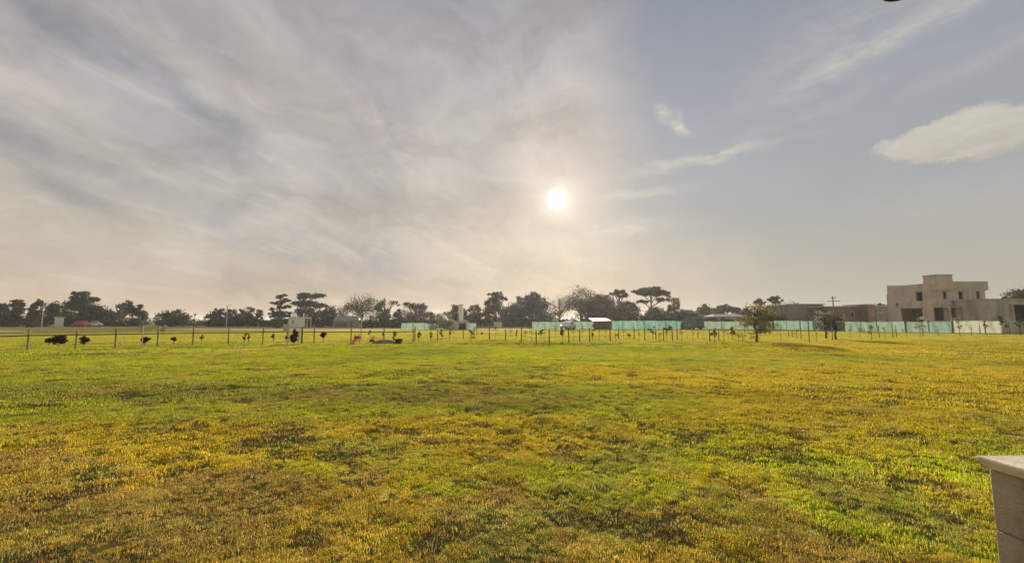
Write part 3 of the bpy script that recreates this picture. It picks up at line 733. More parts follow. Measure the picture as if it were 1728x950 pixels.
        lobes = [(0, 0, H * .72, w * .7, w * .6, H * .27), (-w * .55, 0, H * .6, w * .45, w * .4, H * .22), (w * .55, 0, H * .6, w * .45, w * .4, H * .22), (0, 0, H * .3, w * .7, w * .4, H * .25)]
        kw['bare'] = 14 if st == 'bare' else 10; n = 500 if st == 'bare' else sc_(1500); bk = M['bark_pale'] if st == 'bare' else M['bark']; kw['clump'] = .9; size = .15 if st == 'bare' else .2
    elif st == 'sparse':
        lobes = [(rng.uniform(-.7, .7) * w, rng.uniform(-.4, .4) * w, H * z_, w * .36, w * .35, H * .14) for z_ in (.3, .4, .5, .6, .7, .8, .88)] + [(0, 0, H * .28, w * .9, w * .5, H * .25)]
        kw['bare'] = 5; n = sc_(1500); kw['clump'] = .8
    elif st == 'plum':
        lobes = [(0, 0, H * .86, w * .75, w * .5, H * .07), (-w * .6, 0, H * .96, w * .2, w * .2, H * .07), (w * .6, 0, H * .8, w * .35, w * .3, H * .08), (0, 0, H * .45, w, w * .5, H * .28)]
        kw['bare'] = 6; n = sc_(2000); kw['clump'] = .7
    elif st == 'wide':
        lobes = [(0, 0, H * .8, w * .6, w * .5, H * .14), (-w * .6, 0, H * .74, w * .35, w * .3, H * .09), (w * .5, 0, H * .84, w * .5, w * .4, H * .15), (0, 0, H * .5, w * .8, w * .5, H * .2)]
        n = sc_(1500); kw['bare'] = 4
    grow('tree', lab, 'tree', (X, Y, 0), lobes, M[lf], bk, min(n, 14000), size, 900 + i, trunks, tr_, BIG, **kw)

def bushes(name, label, cat, x0, x1, Y, h, leafm, seed, group, n=2500, size=.16, depth=1.6):
    """one hedge or thicket: ragged top, many lobes"""
    rng = np.random.RandomState(seed); a = atY(x0, 541, Y).x; b = atY(x1, 541, Y).x; cx = (a + b) / 2; L = b - a
    k = max(3, int(L / (h * .8))); lobes = [((i + .5) / k * L - L / 2 + rng.uniform(-.2, .2) * h, rng.uniform(-.3, .3) * depth, h * rng.uniform(.32, .5), L / k * .75, depth * .7, h * rng.uniform(.42, .55)) for i in range(k)]
    root = empty(name, (cx, Y, 0), label, cat, group); mb = MB()
    for l in lobes:
        mb.tube([(l[0], l[1], -.1), (l[0] * .99, l[1], l[2])], [.06, .03], 5)
        for e in range(3):
            mb.tube([(l[0], l[1], .1), (l[0] + rng.uniform(-.5, .5) * l[3], l[1] + rng.uniform(-.5, .5) * l[4], l[2] + l[5] * .6)], [.04, .015], 4)
    tag(mb.build('stems', M['bark'], root), kind='stuff'); quads_mesh('foliage', leaves(lobes, n, size, rng, .6, .2), leafm, root)
    return root
HG = 'hedges at the foot of the far trees'
bushes('hedge', 'dark green clipped hedge right of the porch house', 'hedge', 611, 682, 96, 2.2, M['leaf_green'], 1, HG, 6000, .17)
bushes('hedge', 'dark hedge between the pale house and the porch house', 'hedge', 523, 563, 104, 2.6, M['leaf_green'], 2, HG, 3500)
bushes('hedge', 'long dark hedge behind the light pole', 'hedge', 350, 484, 112, 2.0, M['leaf_green'], 3, HG, 8000, .2)
bushes('hedge', 'dark thicket behind the small pale box below the lacy capped tree', 'hedge', 792, 903, 108, 2.3, M['leaf_dark'], 4, HG, 8000, .2)
bushes('hedge', 'green hedge behind the mint net left of the shiny roofed shed', 'hedge', 898, 1002, 92, 1.9, M['leaf_green'], 5, HG, 6000, .18)
bushes('hedge', 'dark hedge behind the bright turquoise net below the biggest umbrella pine', 'hedge', 1030, 1160, 92, 2.6, M['leaf_green'], 6, HG, 9000, .18)
bushes('hedge', 'hedge behind the net right of the dark van', 'hedge', 1165, 1260, 92, 2.3, M['leaf_green'], 7, HG, 6000, .18)
bushes('hedge', 'dark hedge behind the net beside the left end of the low brown houses', 'hedge', 1284, 1352, 84, 2.6, M['leaf_green'], 8, HG, 6000, .18)
bushes('hedge', 'dark thicket under the leftmost trees', 'hedge', -40, 86, 116, 2.2, M['leaf_dark'], 9, HG, 7000, .2)
bushes('hedge', 'dark thicket under the tallest left tree', 'hedge', 108, 246, 116, 2.1, M['leaf_dark'], 10, HG, 8000, .2)
bushes('hedge', 'thin scrub closing the gap left of the solitary round tree', 'hedge', 244, 352, 135, 1.7, M['leaf_mid'], 11, HG, 4000, .18)
bushes('hedge', 'dark scrub behind the mint nets beside the white tower', 'hedge', 678, 800, 100, 2.3, M['leaf_dark'], 12, HG, 7000, .18)
bushes('bush', 'silvery grey bush left of the white tower', 'bush', 735, 768, 76, 2.7, M['leaf_silver'], 13, None, 1800, .16)
bushes('bush', 'pale green bush left of the grey sign panel', 'bush', 462, 478, 88, 2.0, M['leaf_mid'], 14, None, 900, .15)
bushes('bush', 'olive bush in front of the leftmost trees', 'bush', 48, 66, 98, 1.8, M['leaf_mid'], 15, None, 900, .15)
# far scrub that closes the horizon between the trees
def far_woods():
    rng = np.random.RandomState(77); lobes = []
    for x_ in np.arange(-420, 420, 7.0):
        for yy in (235, 290):
            lobes.append((x_ + rng.uniform(-3, 3), yy + rng.uniform(-12, 12), 1.0, 5.5, 3, rng.uniform(1.2, 2.6)))
    o = quads_mesh('distant_scrub', leaves(lobes, 26000, .55, rng, .8, .1), M['leaf_mid'])
    tag(o, kind='stuff')
far_woods()

# ------------------------------------------------------------------ saplings and shrubs
def shrub_ball(name, label, cat, px, base, top, hwpx, leafm, seed, group=None, stem=True, n=500, size=.05, stake=None, sparse=False, low=.25):
    p = onz(px, base); Y = p.y; z = gz(p.x, p.y); H = (base - top) / F * Y; w = hwpx / F * Y * .74
    rng = np.random.RandomState(seed); root = empty(name, (p.x, p.y, z), label, cat, group); mb = MB()
    c = H * (1 + low) / 2; rz_ = H * (1 - low) / 2
    mb.tube([(0, 0, -.05), (rng.normal() * .02, 0, H * .3), (rng.normal() * .05, 0, c), (0, 0, H * .93)], [.022, .018, .014, .005], 5)
    if sparse: lobes = [(rng.uniform(-.7, .7) * w, rng.uniform(-.5, .5) * w, c + rng.uniform(-.75, .75) * rz_, w * .34, w * .34, rz_ * .30) for i in range(12)]
    else: lobes = [(0, 0, c, w * .75, w * .7, rz_ * .85), (-w * .4, 0, c - rz_ * .15, w * .5, w * .5, rz_ * .6), (w * .4, 0, c + rz_ * .15, w * .5, w * .5, rz_ * .6)]
    for l in lobes:
        mb.tube([(0, 0, max(H * low * .8, l[2] - l[5] * 1.2)), (l[0] * .6, l[1] * .6, l[2]), (l[0], l[1], l[2] + l[5] * .6)], [.012, .009, .003], 4, cap=False)
    mb.build('stem', M['bark'], root); quads_mesh('foliage', leaves(lobes, n, size, rng, .6 if not sparse else .9, .1), leafm, root)
    return root
def post_alone(name, label, cat, px, base, top, r, mat, group=None, lean=0):
    p = onz(px, base); z = gz(p.x, p.y); H = (base - top) / F * p.y
    o = MB().tube([(0, 0, -.2), (lean * .5, 0, H * .5), (lean, 0, H)], [r, r, r * .92], 7).build(name, mat, loc=(p.x, p.y, z))
    return tag(o, label, cat, group)
PG = 'purple leaved shrubs behind the wooden fence'
shrub_ball('shrub', 'larger lobed purple shrub between the first two fence posts', 'shrub', 99, 584, 563, 13, M['leaf_purple'], 21, PG, n=1500, size=.06, low=.1)
shrub_ball('shrub', 'small dark ball shrub touching the larger purple shrub', 'shrub', 82, 583, 568, 7, M['leaf_purple'], 22, PG, n=800, size=.06, low=.08)
shrub_ball('shrub', 'round purple shrub on a short stem right of the second fence post', 'shrub', 141, 585, 567, 10.5, M['leaf_purple'], 23, PG, n=1200, size=.06, low=.25)
shrub_ball('shrub', 'purple shrub behind the pale thin stake', 'shrub', 244, 584, 567, 12, M['leaf_purple'], 24, PG, n=1200, size=.06, low=.25)
shrub_ball('shrub', 'small reddish shrub below the solitary round tree', 'shrub', 293, 583, 568, 6.5, M['leaf_purple'], 25, PG, n=600, size=.055, low=.4)
SG = 'saplings planted across the field'
SAP = [
 (238, 562, 543, 7, 'leaf_silver', True, 'pale wispy sapling at the right end of the left tree group'),
 (275, 566, 546, 12, 'leaf_silver', True, 'pale grey sapling left of the solitary round tree'),
 (326, 569, 529, 7, 'leaf_olive', True, 'thin olive sapling in the open gap right of the solitary round tree'),
 (340, 579, 563, 5, 'leaf_olive', True, 'small green sapling between the fourth and fifth fence posts'),
 (412, 580, 562, 5, 'leaf_red', True, 'rusty sapling just right of the light pole'),
 (419, 578, 561, 4, 'leaf_mid', True, 'dull green sapling beside the rusty one'),
 (461, 577, 559, 6, 'leaf_red', True, 'red brown sapling left of the grey sign panel'),
 (484, 580, 559, 4, 'leaf_mid', False, 'dark green little bush under the grey sign panel'),
 (623, 569, 557, 5, 'leaf_dark', False, 'small dark ball shrub above the yellow toy'),
 (646, 570, 560, 3, 'leaf_mid', False, 'tiny green shrub above the soil heap'),
 (664, 580, 558, 7, 'leaf_brown', True, 'grey brown sapling growing at the right end of the soil heap'),
 (706, 577, 550, 7, 'leaf_brown', False, 'bushy brown sapling in front of the left mint net'),
 (727, 575, 554, 3, 'leaf_mid', False, 'narrow sapling between the brown bushy one and the white tower'),
 (745, 572, 553, 6, 'leaf_dark', False, 'dark tipped sapling below the silvery bush'),
 (759, 574, 554, 4, 'leaf_red', True, 'thin rusty sapling just left of the white tower'),
 (795, 577, 556, 6, 'leaf_mid', False, 'ball headed sapling right of the white tower'),
 (813, 566, 559, 3, 'leaf_dark', False, 'tiny dark shrub right of the ball headed sapling'),
 (872, 572, 556, 3, 'leaf_mid', True, 'slight sapling behind the wire fence below the conical evergreen'),
 (913, 573, 552, 6, 'leaf_brown', False, 'dark sapling at the left end of the mint net by the shed'),
 (950, 577, 556, 9, 'leaf_brown', True, 'open brown sapling in front of the white car by the shed'),
 (1000, 577, 556, 5, 'leaf_olive', True, 'thin sapling in front of the left corner of the shiny roofed shed'),
 (1062, 573, 560, 5, 'leaf_olive', True, 'low olive sapling left in front of the bright turquoise net'),
 (1102, 574, 551, 9, 'leaf_brown', True, 'twiggy sapling in front of the bright turquoise net'),
 (1126, 576, 548, 9, 'leaf_brown', True, 'twiggy taller sapling left of the dark van'),
 (1206, 578, 549, 10, 'leaf_olive', True, 'airy olive sapling left of the biggest sapling'),
 (1236, 574, 546, 9, 'leaf_red', True, 'rusty sapling beside the biggest sapling'),
 (1471, 573, 545, 9, 'leaf_silver', True, 'pale sapling in front of the net left of the two storey house'),
 (1553, 569, 533, 19, 'leaf_silver', True, 'leafy pale sapling in front of the porch of the two storey house'),
 (1620, 568, 535, 9, 'leaf_silver', True, 'thin pale sapling at the left end of the whitish net'),
 (1664, 566, 538, 6, 'leaf_olive', True, 'slender sapling at the dark post in the middle of the whitish net'),
 (1693, 566, 532, 11, 'leaf_mid', True, 'green branching sapling before the right part of the whitish net'),
 (1722, 566, 530, 9, 'leaf_mid', True, 'green sapling at the right edge of the picture'),
]
for i, (px, b_, t_, hw, lf, spz, lab) in enumerate(SAP):
    shrub_ball('sapling', lab, 'sapling', px, b_, t_, hw, M[lf], 40 + i, SG, n=int(120 + hw * 30), size=.055, sparse=True, low=.30 if spz else .22)
def big_sapling(label, px, base, top, hwpx, leafm, seed, n, low=.22):
    p = onz(px, base); Y = p.y; H = (base - top) / F * Y; w = hwpx / F * Y; rng = np.random.RandomState(seed)
    lobes = [(rng.uniform(-.8, .8) * w, rng.uniform(-.5, .5) * w, H * z_, w * .33, w * .33, H * .10) for z_ in np.linspace(low + .1, .86, 13)]
    grow('sapling', label, 'sapling', (p.x, p.y, gz(p.x, p.y)), lobes, leafm, M['bark'], n, .07, seed, None, .07, SG, clump=.85, shell=.1, bare=5)
big_sapling('biggest sapling, olive leaved with a dark trunk, in front of the nets', 1276, 577, 507, 46, M['leaf_olive'], 301, 2000, .12)
big_sapling('pale blossoming sapling in front of the low brown houses', 1394, 571, 521, 24, M['leaf_silver'], 302, 1000, .2)
big_sapling('dull brown sapling at a dark stake right of the blossoming one', 1411, 572, 519, 15, M['leaf_olive'], 303, 650, .22)

# slender, almost leafless whips in rows
WG = 'bare young whips between the saplings'
wr = random.Random(12)
WL = [(766, 573), (804, 571), (836, 575), (862, 570), (886, 574), (897, 577), (918, 578), (938, 571), (968, 576), (983, 571), (1012, 575), (1022, 571), (1039, 577), (1052, 570), (1078, 577), (1094, 571), (1114, 578), (1131, 571), (1151, 577), (1160, 571), (1169, 576), (1188, 572), (1222, 579), (1229, 572), (1246, 577), (1258, 571), (1318, 575), (1344, 572), (1378, 576), (1436, 572), (1452, 569), (1494, 572), (1530, 569), (1584, 568), (1640, 567)]
def whip(px, base, h, seed, label):
    p = onz(px, base); root = empty('sapling', (p.x, p.y, gz(p.x, p.y)), label, 'sapling', WG); q = random.Random(seed); mb = MB()
    lx = q.uniform(-.08, .08); mb.tube([(0, 0, -.08), (lx * .3, 0, h * .4), (lx, q.uniform(-.05, .05), h)], [.017, .013, .005], 5)
    mb.build('stem', M['bark'], root); tb = MB()
    for k in range(9):
        z_ = h * q.uniform(.35, .92); a = q.uniform(0, 6.28); l = h * q.uniform(.14, .26)
        tb.tube([(lx * z_ / h, 0, z_), (lx + math.cos(a) * l * .5, math.sin(a) * l * .5, z_ + l * .55), (lx + math.cos(a) * l * .75, math.sin(a) * l * .75, z_ + l)], [.008, .006, .003], 4)
    tag(tb.build('twigs', M['bark'], root), kind='stuff')
    rng = np.random.RandomState(seed); lob = [(q.uniform(-.2, .2), q.uniform(-.2, .2), h * q.uniform(.5, .95), .16, .16, .14) for _ in range(6)]
    quads_mesh('foliage', leaves(lob, 60, .038, rng, .9, .1), M['leaf_olive'] if q.random() < .6 else M['leaf_brown'], root)
ORD = ['first', 'second', 'third', 'fourth', 'fifth', 'sixth', 'seventh', 'eighth']; seen = {}
for i, (px, b_) in enumerate(WL):
    where = ('between the white tower and the conical evergreen' if px < 850 else 'below the conical evergreen' if px < 925 else 'in front of the mint net by the shed' if px < 1000 else 'in front of the shiny roofed shed' if px < 1035 else
             'before the bright turquoise net' if px < 1160 else 'between the dark van and the biggest sapling' if px < 1270 else 'right of the biggest sapling before the low houses' if px < 1460 else 'in the grass before the two storey house')
    whip(px, b_, wr.uniform(.85, 1.5), 700 + i, ORD[seen.setdefault(where, 0)] + ' almost leafless whip from the left ' + where); seen[where] += 1
# ------------------------------------------------------------------ fences
def rail_fence(name, label, pts, posth, rails, pm, rm, pr=.045, rr=.028, lean=.02, seed=1, tops=None):
    rng = random.Random(seed); P = [onz(a, b) for a, b in pts]; root = empty(name, (0, 0, 0), label, 'fence')
    for i, p in enumerate(P):
        z = gz(p.x, p.y); H = posth * rng.uniform(.93, 1.06); lx = rng.uniform(-lean, lean)
        MB().tube([(p.x, p.y, z - .2), (p.x + lx, p.y, z + H)], [pr, pr * .9], 7).build('post', pm, root)
    for (h, r, m_) in rails:
        for a, b in zip(P[:-1], P[1:]):
            za, zb = gz(a.x, a.y) + h, gz(b.x, b.y) + h; o = Vector((0, -pr * .9 - r, 0)); mid = (a + b) / 2
            q = [Vector((a.x, a.y, za)) + o, Vector((mid.x, mid.y, (za + zb) / 2 - .012)) + o, Vector((b.x, b.y, zb)) + o]
            MB().tube(q, [r, r, r], 5).build('rail' if r > .015 else 'wire', m_, root)
    return root
rail_fence('wooden_fence', 'long weathered post and rail fence crossing the left half of the field', [(-60, 597), (-8, 595), (46, 592.5), (127, 590), (194, 588.5), (265, 585), (325, 583.5), (385, 582), (443, 581), (486, 580), (530, 580), (592, 578), (648, 577), (700, 576)], 1.13,
           [(.80, .036, M['wood_dk']), (.12, .014, M['rail_pale'])], M['wood'], M['wood'], .05, seed=3)
rail_fence('wire_fence', 'post and wire fence below the conical evergreen and the bare trees', [(800, 572), (826, 574), (853, 576), (880, 576.5), (905, 580.5), (927, 579), (960, 578), (978, 577), (995, 577.5), (1030, 577)], 1.02,
           [(.84, .012, M['wood_dk']), (.45, .010, M['wood_dk'])], M['wood_dk'], M['wood'], .045, seed=4)
rail_fence('wire_fence', 'post and wire fence in front of the bright turquoise net', [(1044, 573), (1070, 573), (1088, 575), (1107, 573), (1120, 576), (1135, 576), (1143, 573), (1178, 570), (1198, 577), (1213, 574)], .98,
           [(.66, .010, M['wood_dk'])], M['wood_dk'], M['wood'], .045, seed=5)
STG = 'stakes beside the saplings'
for px, b_, t_, lab in [(697, 579, 556, 'stake right of the soil heap'), (738, 577, 556, 'stake below the silvery bush'), (782, 572, 555, 'stake directly below the white tower'),
        (1331, 568, 556, 'short stake leftmost of the four by the low houses'), (1337, 568, 556, 'second short stake just left of the tall pair'),
        (1352, 571, 541, 'left of two tall stakes at the left end of the low houses'), (1366, 577, 541, 'right of two tall stakes at the left end of the low houses'),
        (1405, 573, 523, 'tall dark stake of the blossoming sapling'), (1484, 570, 549, 'left one of the stakes left of the two storey house'), (1507, 570, 545, 'dark stake below the left corner of the two storey house'),
        (1513, 569, 549, 'thinner stake right of the one below the left house corner'), (1558, 568, 548, 'stake of the leafy pale sapling by the porch'),
        (1663, 564, 541, 'thick dark stake in the middle of the whitish net'), (1704, 564, 543, 'stake of the green branching sapling'), (1722, 564, 540, 'dark stake at the right edge of the picture')]:
    post_alone('stake', 'wooden ' + lab, 'stake', px, b_, t_, .034, M['wood_dk'], STG)
post_alone('stake', 'thin pale stake in front of the purple shrub', 'stake', 239, 588, 551, .025, M['wood_pale'], STG)
post_alone('stake', 'dark thick post right of the dark columnar shrub', 'stake', 509, 581, 553, .06, M['wood_dk'], STG)
post_alone('stake', 'pale post between the columnar shrub and the dark thick post', 'stake', 504, 581, 556, .035, M['wood_pale'], STG)
post_alone('pole', 'tall pale green pole right of the porch house', 'pole', 609, 575, 534, .045, M['rail_pale'])
shrub_ball('shrub', 'dark columnar shrub in the middle of the wooden fence', 'shrub', 496, 581.5, 554, 7, M['leaf_purple'], 26, None, n=1300, size=.07, low=.02)
shrub_ball('shrub', 'squat dark shrub right of a fence post', 'shrub', 545, 578, 559, 6, M['leaf_purple'], 27, None, n=800, size=.06, low=.35)
shrub_ball('shrub', 'dark green mound of weeds at the right foot of the soil heap', 'shrub', 672, 581, 572, 10, M['leaf_dark'], 28, None, n=700, size=.06, low=.0)

# sign on a thin pole
p = onz(485, 588); zb = gz(p.x, p.y)
sgn = empty('sign', (p.x, p.y, zb), 'plain grey square sign panel on a thin pale pole before the pale house', 'sign')
MB().tube([(0, 0, -.2), (0, 0, 1.62)], [.022, .02], 7).build('pole', M['rail_pale'], sgn)
Hs = lambda py: atY(485, py, p.y).z - zb
MB().box(-.28, .06, -.045, -.023, Hs(560), Hs(547)).build('panel', M['signface'], sgn)

# soil heap
def heap():
    p = onz(645, 581); rng = np.random.RandomState(5); n = 40; m_ = 14; V = []; w = 33 / F * p.y; h = 8.5 / F * p.y
    for j in range(m_ + 1):
        t = j / m_
        for k in range(n):
            a = 2 * math.pi * k / n; r_ = w * (t ** .8) * (1 + .12 * math.sin(a * 3 + 1)); x_ = r_ * math.cos(a); y_ = r_ * .55 * math.sin(a)
            zz_ = h * (math.cos(min(t, 1) * math.pi) * .5 + .5) * (1 + .3 * (vnoise(np.array([x_ * 2.5]), np.array([y_ * 2.5]), 5)[0] - .5)) - .04 * t
            V.append((x_, y_, zz_))
    Fa = [(j * n + k, (j + 1) * n + k, (j + 1) * n + (k + 1) % n, j * n + (k + 1) % n) for j in range(m_) for k in range(n)]
    o = MB().raw(V, Fa).build('soil_heap', M['dirt'], smooth=True, loc=(p.x, p.y + .3, gz(p.x, p.y)))
    tag(o, 'low heap of dug grey brown soil behind the wooden fence', 'soil heap')
heap()
# orange and yellow garden things
def orange_thing():
    p = onz(602, 581); root = empty('play_slide', (p.x, p.y, gz(p.x, p.y)), 'small orange and red plastic play slide behind the wooden fence', 'toy slide')
    s_ = p.y / F
    for sx in (-1, 1):
        MB().tube([(sx * 4 * s_, .1, -.05), (sx * 3 * s_, 0, 17 * s_)], [.03, .025], 6).build('side_rail', M['orange'], root)
    for k in range(3): MB().tube([(-3.6 * s_, 0, (4 + k * 4) * s_), (3.6 * s_, 0, (4 + k * 4) * s_)], [.022, .022], 6).build('rung', M['orange'], root)
    MB().box(-4.5 * s_, 4.5 * s_, -.06, .3, 8 * s_, 12.5 * s_).build('deck', M['red_paint'], root)
    MB().raw([(-3 * s_, -.08, 8.5 * s_), (3 * s_, -.08, 8.5 * s_), (3 * s_, -1.0, .05), (-3 * s_, -1.0, .05), (-3 * s_, -.08, 7.7 * s_), (3 * s_, -.08, 7.7 * s_), (3 * s_, -1.0, .01), (-3 * s_, -1.0, .01)], [(0, 1, 2, 3), (7, 6, 5, 4), (0, 3, 7, 4), (1, 5, 6, 2), (2, 6, 7, 3), (0, 4, 5, 1)]).build('chute', M['orange'], root)
orange_thing()
def yellow_thing():
    p = onz(629, 578); root = empty('ride_on_toy', (p.x, p.y, gz(p.x, p.y)), 'small yellow plastic ride-on toy left of the soil heap', 'toy'); s_ = p.y / F
    MB().box(-3.8 * s_, 3 * s_, -.12, .12, 4.5 * s_, 9 * s_).build('body', M['yellow'], root)
    MB().box(1.2 * s_, 3.8 * s_, -.10, .10, 9 * s_ + .002, 11 * s_).build('backrest', M['yellow'], root)
    MB().tube([(-2.8 * s_, 0, 9 * s_), (-3.6 * s_, 0, 12 * s_)], [.02, .02], 6).build('handlebar', M['lamp_black'], root)
    for sx in (-2.6, 2.2):
        MB().tube([(sx * s_, -.15, 2.4 * s_), (sx * s_, .15, 2.4 * s_)], [2.3 * s_, 2.3 * s_], 14).build('wheel', M['rubber'], root)
yellow_thing()

def net_fence(label, pts, top, mat, seed, step=2.2, pm='wood_dk'):
    """shade-cloth screen: posts and one sagging cloth panel per bay; pts are (px, base py)"""
    rng = random.Random(seed); P = [onz(a, b) for a, b in pts]; root = empty('net_fence', (0, 0, 0), label, 'fence')
    Q = []
    for a, b in zip(P[:-1], P[1:]):
        k = max(1, round((b - a).length / step)); Q += [a.lerp(b, i / k) for i in range(k)]
    Q.append(P[-1])
    for q in Q:
        MB().tube([(q.x, q.y, -.2), (q.x + rng.uniform(-.03, .03), q.y, top + rng.uniform(.02, .12))], [.045, .04], 6).build('post', M[pm], root)
    for a, b in zip(Q[:-1], Q[1:]):
        V = []; nx, nz = 19, 6; d = (b - a); nrm = Vector((-d.y, d.x, 0)).normalized(); sag = rng.uniform(.02, .09); t0 = top * rng.uniform(.95, 1.0); t1 = top * rng.uniform(.95, 1.0); b0 = rng.uniform(.02, .10)
        ph = rng.uniform(0, 6)
        for j in range(nz):
            for i in range(nx):
                u = i / (nx - 1); v = j / (nz - 1); q = a + d * (.01 + .98 * u)
                z = b0 + (t0 + (t1 - t0) * u - sag * math.sin(math.pi * u) - b0) * v
                q = q + nrm * (-.06 + .10 * math.sin(u * 6 + v * 2 + ph) * math.sin(math.pi * u) + .05 * math.sin(u * 19 + v * 3 + ph * 2)); V.append((q.x, q.y, z))
        Fa = [(j * nx + i, j * nx + i + 1, (j + 1) * nx + i + 1, (j + 1) * nx + i) for j in range(nz - 1) for i in range(nx - 1)]
        MB().raw(V, Fa).build('net_panel', mat, root, smooth=True)
    return root
net_fence('pale mint shade net fence left of the silvery bush', [(677, 557), (736, 557)], 1.25, M['net_pale'], 1)
net_fence('short pale mint net fence right of the white tower', [(790, 557), (804, 557)], 1.25, M['net_pale'], 2, 1.2)
net_fence('mint net fence left of the shiny roofed shed', [(898, 556), (1002, 556)], 1.45, M['net_pale'], 3)
net_fence('bright turquoise net fence between the shiny roofed shed and the dark van', [(1032, 557), (1158, 556)], 1.62, M['net'], 4)
net_fence('mint net fence right of the dark van behind the biggest sapling', [(1172, 556), (1240, 556), (1304, 556.5)], 1.55, M['net_pale'], 5)
net_fence('grey green net fence in front of the low brown houses', [(1306, 556.5), (1372, 557), (1424, 559)], 1.62, M['net_mid'], 6)
net_fence('pale mint net fence left of the two storey house', [(1426, 560), (1480, 560.5), (1528, 561)], 1.52, M['net_pale'], 7)
net_fence('grey green net fence before the porch of the two storey house', [(1530, 561), (1607, 562)], 1.55, M['net_mid'], 8)
net_fence('whitish net fence in front of the garage at the right edge', [(1609, 562), (1700, 563), (1800, 564)], 1.62, M['net_white'], 9, 2.0)

# ------------------------------------------------------------------ buildings
def wall(mb, axis, c, t, a0, a1, z0, z1, holes=()):
    """solid wall with real openings. axis 'x': runs along x at y=c..c+t; holes (a0,a1,z0,z1)"""
    xs = sorted({a0, a1} | {h[0] for h in holes} | {h[1] for h in holes})
    for u, v in zip(xs[:-1], xs[1:]):
        hs = sorted([(h[2], h[3]) for h in holes if h[0] < (u + v) / 2 < h[1]]); z = z0; seg = []
        for (p0, p1) in hs:
            if p0 > z: seg.append((z, p0))
            z = p1
        if z < z1: seg.append((z, z1))
        for (p0, p1) in seg:
            if axis == 'x': mb.box(u, v, c, c + t, p0, p1)
            else: mb.box(c, c + t, u, v, p0, p1)
def zat(py, Y): return atY(864, py, Y).z
def two_storey():
    root = empty('house', (64, 62, 0), 'unfinished two storey concrete house with a raised block on its roof', 'house')
    Yf = 62.0; X0 = atY(1572, 500, Yf).x; X1 = atY(1663, 500, Yf).x; Y1 = 69.0; Ht = zat(475, Yf)
    L = lambda x_: x_ - 64; Q = lambda y_: y_ - 62
    def xp(px): return atY(px, 500, Yf).x - 64
    def hz_(a, b, t_, u): return (xp(a), xp(b), zat(u, Yf), zat(t_, Yf))
    mb = MB(); mid = zat(514, Yf)
    front = [hz_(1592, 1598.5, 492, 504), hz_(1618, 1626, 492, 505), hz_(1648, 1654.5, 492, 508), hz_(1600, 1610, 518, 541), hz_(1625, 1642, 523, 536), hz_(1574, 1592, 519, 541)]
    xL = xp(1572)
    wall(mb, 'x', 0, .22, xL, L(X1), 0, Ht - 1.5, front)
    # left wall, receding; windows by depth
    def yp(px): return (X0 + .11) / ((px - 864) / F) / 1.0 * cp - 62 + .3
    wall(mb, 'y', xL - .22, .22, .0, 7.0, 0, Ht - .25, [(1.15, 2.25, zat(508, 64), zat(491, 64)), (1.4, 4.9, 0, zat(520, 65)), (5.2, 5.7, zat(518, 67.5), zat(511, 67.5))])
    wall(mb, 'y', L(X1) - .22, .22, .222, 7.0, 0, Ht - 1.5)
    wall(mb, 'x', 7.0, .22, xL - .22, L(X1), 0, Ht - 1.5)
    mb.build('wall', M['concrete'], root)
    MB().box(xL - .005, L(X1) + .05, -.05, 7.25, Ht - 1.498, Ht - 1.3).box(xL, L(X1) - .3, .3, 6.9, mid - .12, mid + .12).build('floor_slab', M['concrete'], root)
    pb = MB(); wall(pb, 'x', -.12, .18, xL + 3.4, L(X1) + .45, Ht - 1.298, Ht); wall(pb, 'y', L(X1) + .27, .18, .062, 7.2, Ht - 1.298, Ht - .003)
    wall(pb, 'x', 7.05, .18, xL + .003, L(X1) + .268, Ht - 1.298, Ht - .003)
    pb.build('parapet', M['concrete_lt'], root)
    a, b = xp(1578), xp(1606)
    tb = MB(); tb.box(a, b, -.35, 1.6, Ht - 1.296, zat(464.5, 61.6)); tb.build('tower_block', M['concrete'], root)
    MB().box(a - .08, b + .08, -.43, 1.68, zat(464.5, 61.6) + .002, zat(463, 61.6)).build('tower_cap', M['concrete_lt'], root)
    # window frames / sills
    for h in front[:3] + [front[4]]:
        s_ = MB().box(h[0] - .08, h[1] + .08, -.07, -.002, h[2] - .1, h[2] - .002); s_.build('sill', M['concrete_lt'], root)
    # partly raised shutter in the wide ground floor opening
    h = front[4]; MB().box(h[0] + .02, h[1] - .02, .12, .15, h[2] + .35, h[3] - .05).build('board', M['wood_dk'], root)
    zb_ = mid; bm_ = MB()
    for (u0, u1) in ((xL + .002, a - .002), (b + .002, L(X1) - .002)): bm_.box(u0, u1, -.045, -.002, zb_ - .14, zb_ + .14)
    bm_.build('concrete_band', M['concrete_lt'], root)
    for u0 in (xL + 3.9, L(X1) - .42): MB().box(u0, u0 + .22, -.035, -.002, .05, mid - .142).build('column', M['concrete_lt'], root)
    for h in (front[0], front[1], front[2], front[4]): MB().box(h[0] - .12, h[1] + .12, -.03, -.002, h[3] + .002, h[3] + .16).build('lintel', M['concrete_lt'], root)
    # porch slab edge on the left side
    MB().box(xL - .62, xL - .225, 1.2, 5.0, zat(520, 65) - .05, zat(519, 65) + .10).build('porch_slab', M['concrete'], root)
    MB().box(xL + 1.2, xL + 2.9, -1.3, -.36, zat(519, 61) + .0, zat(518, 61) + .12).build('canopy', M['concrete'], root)
    for xx in (xL + 1.2, xL + 2.75): MB().box(xx, xx + .14, -1.3, -1.16, 0, zat(519, 61) - .002).build('pillar', M['concrete'], root)
two_storey()
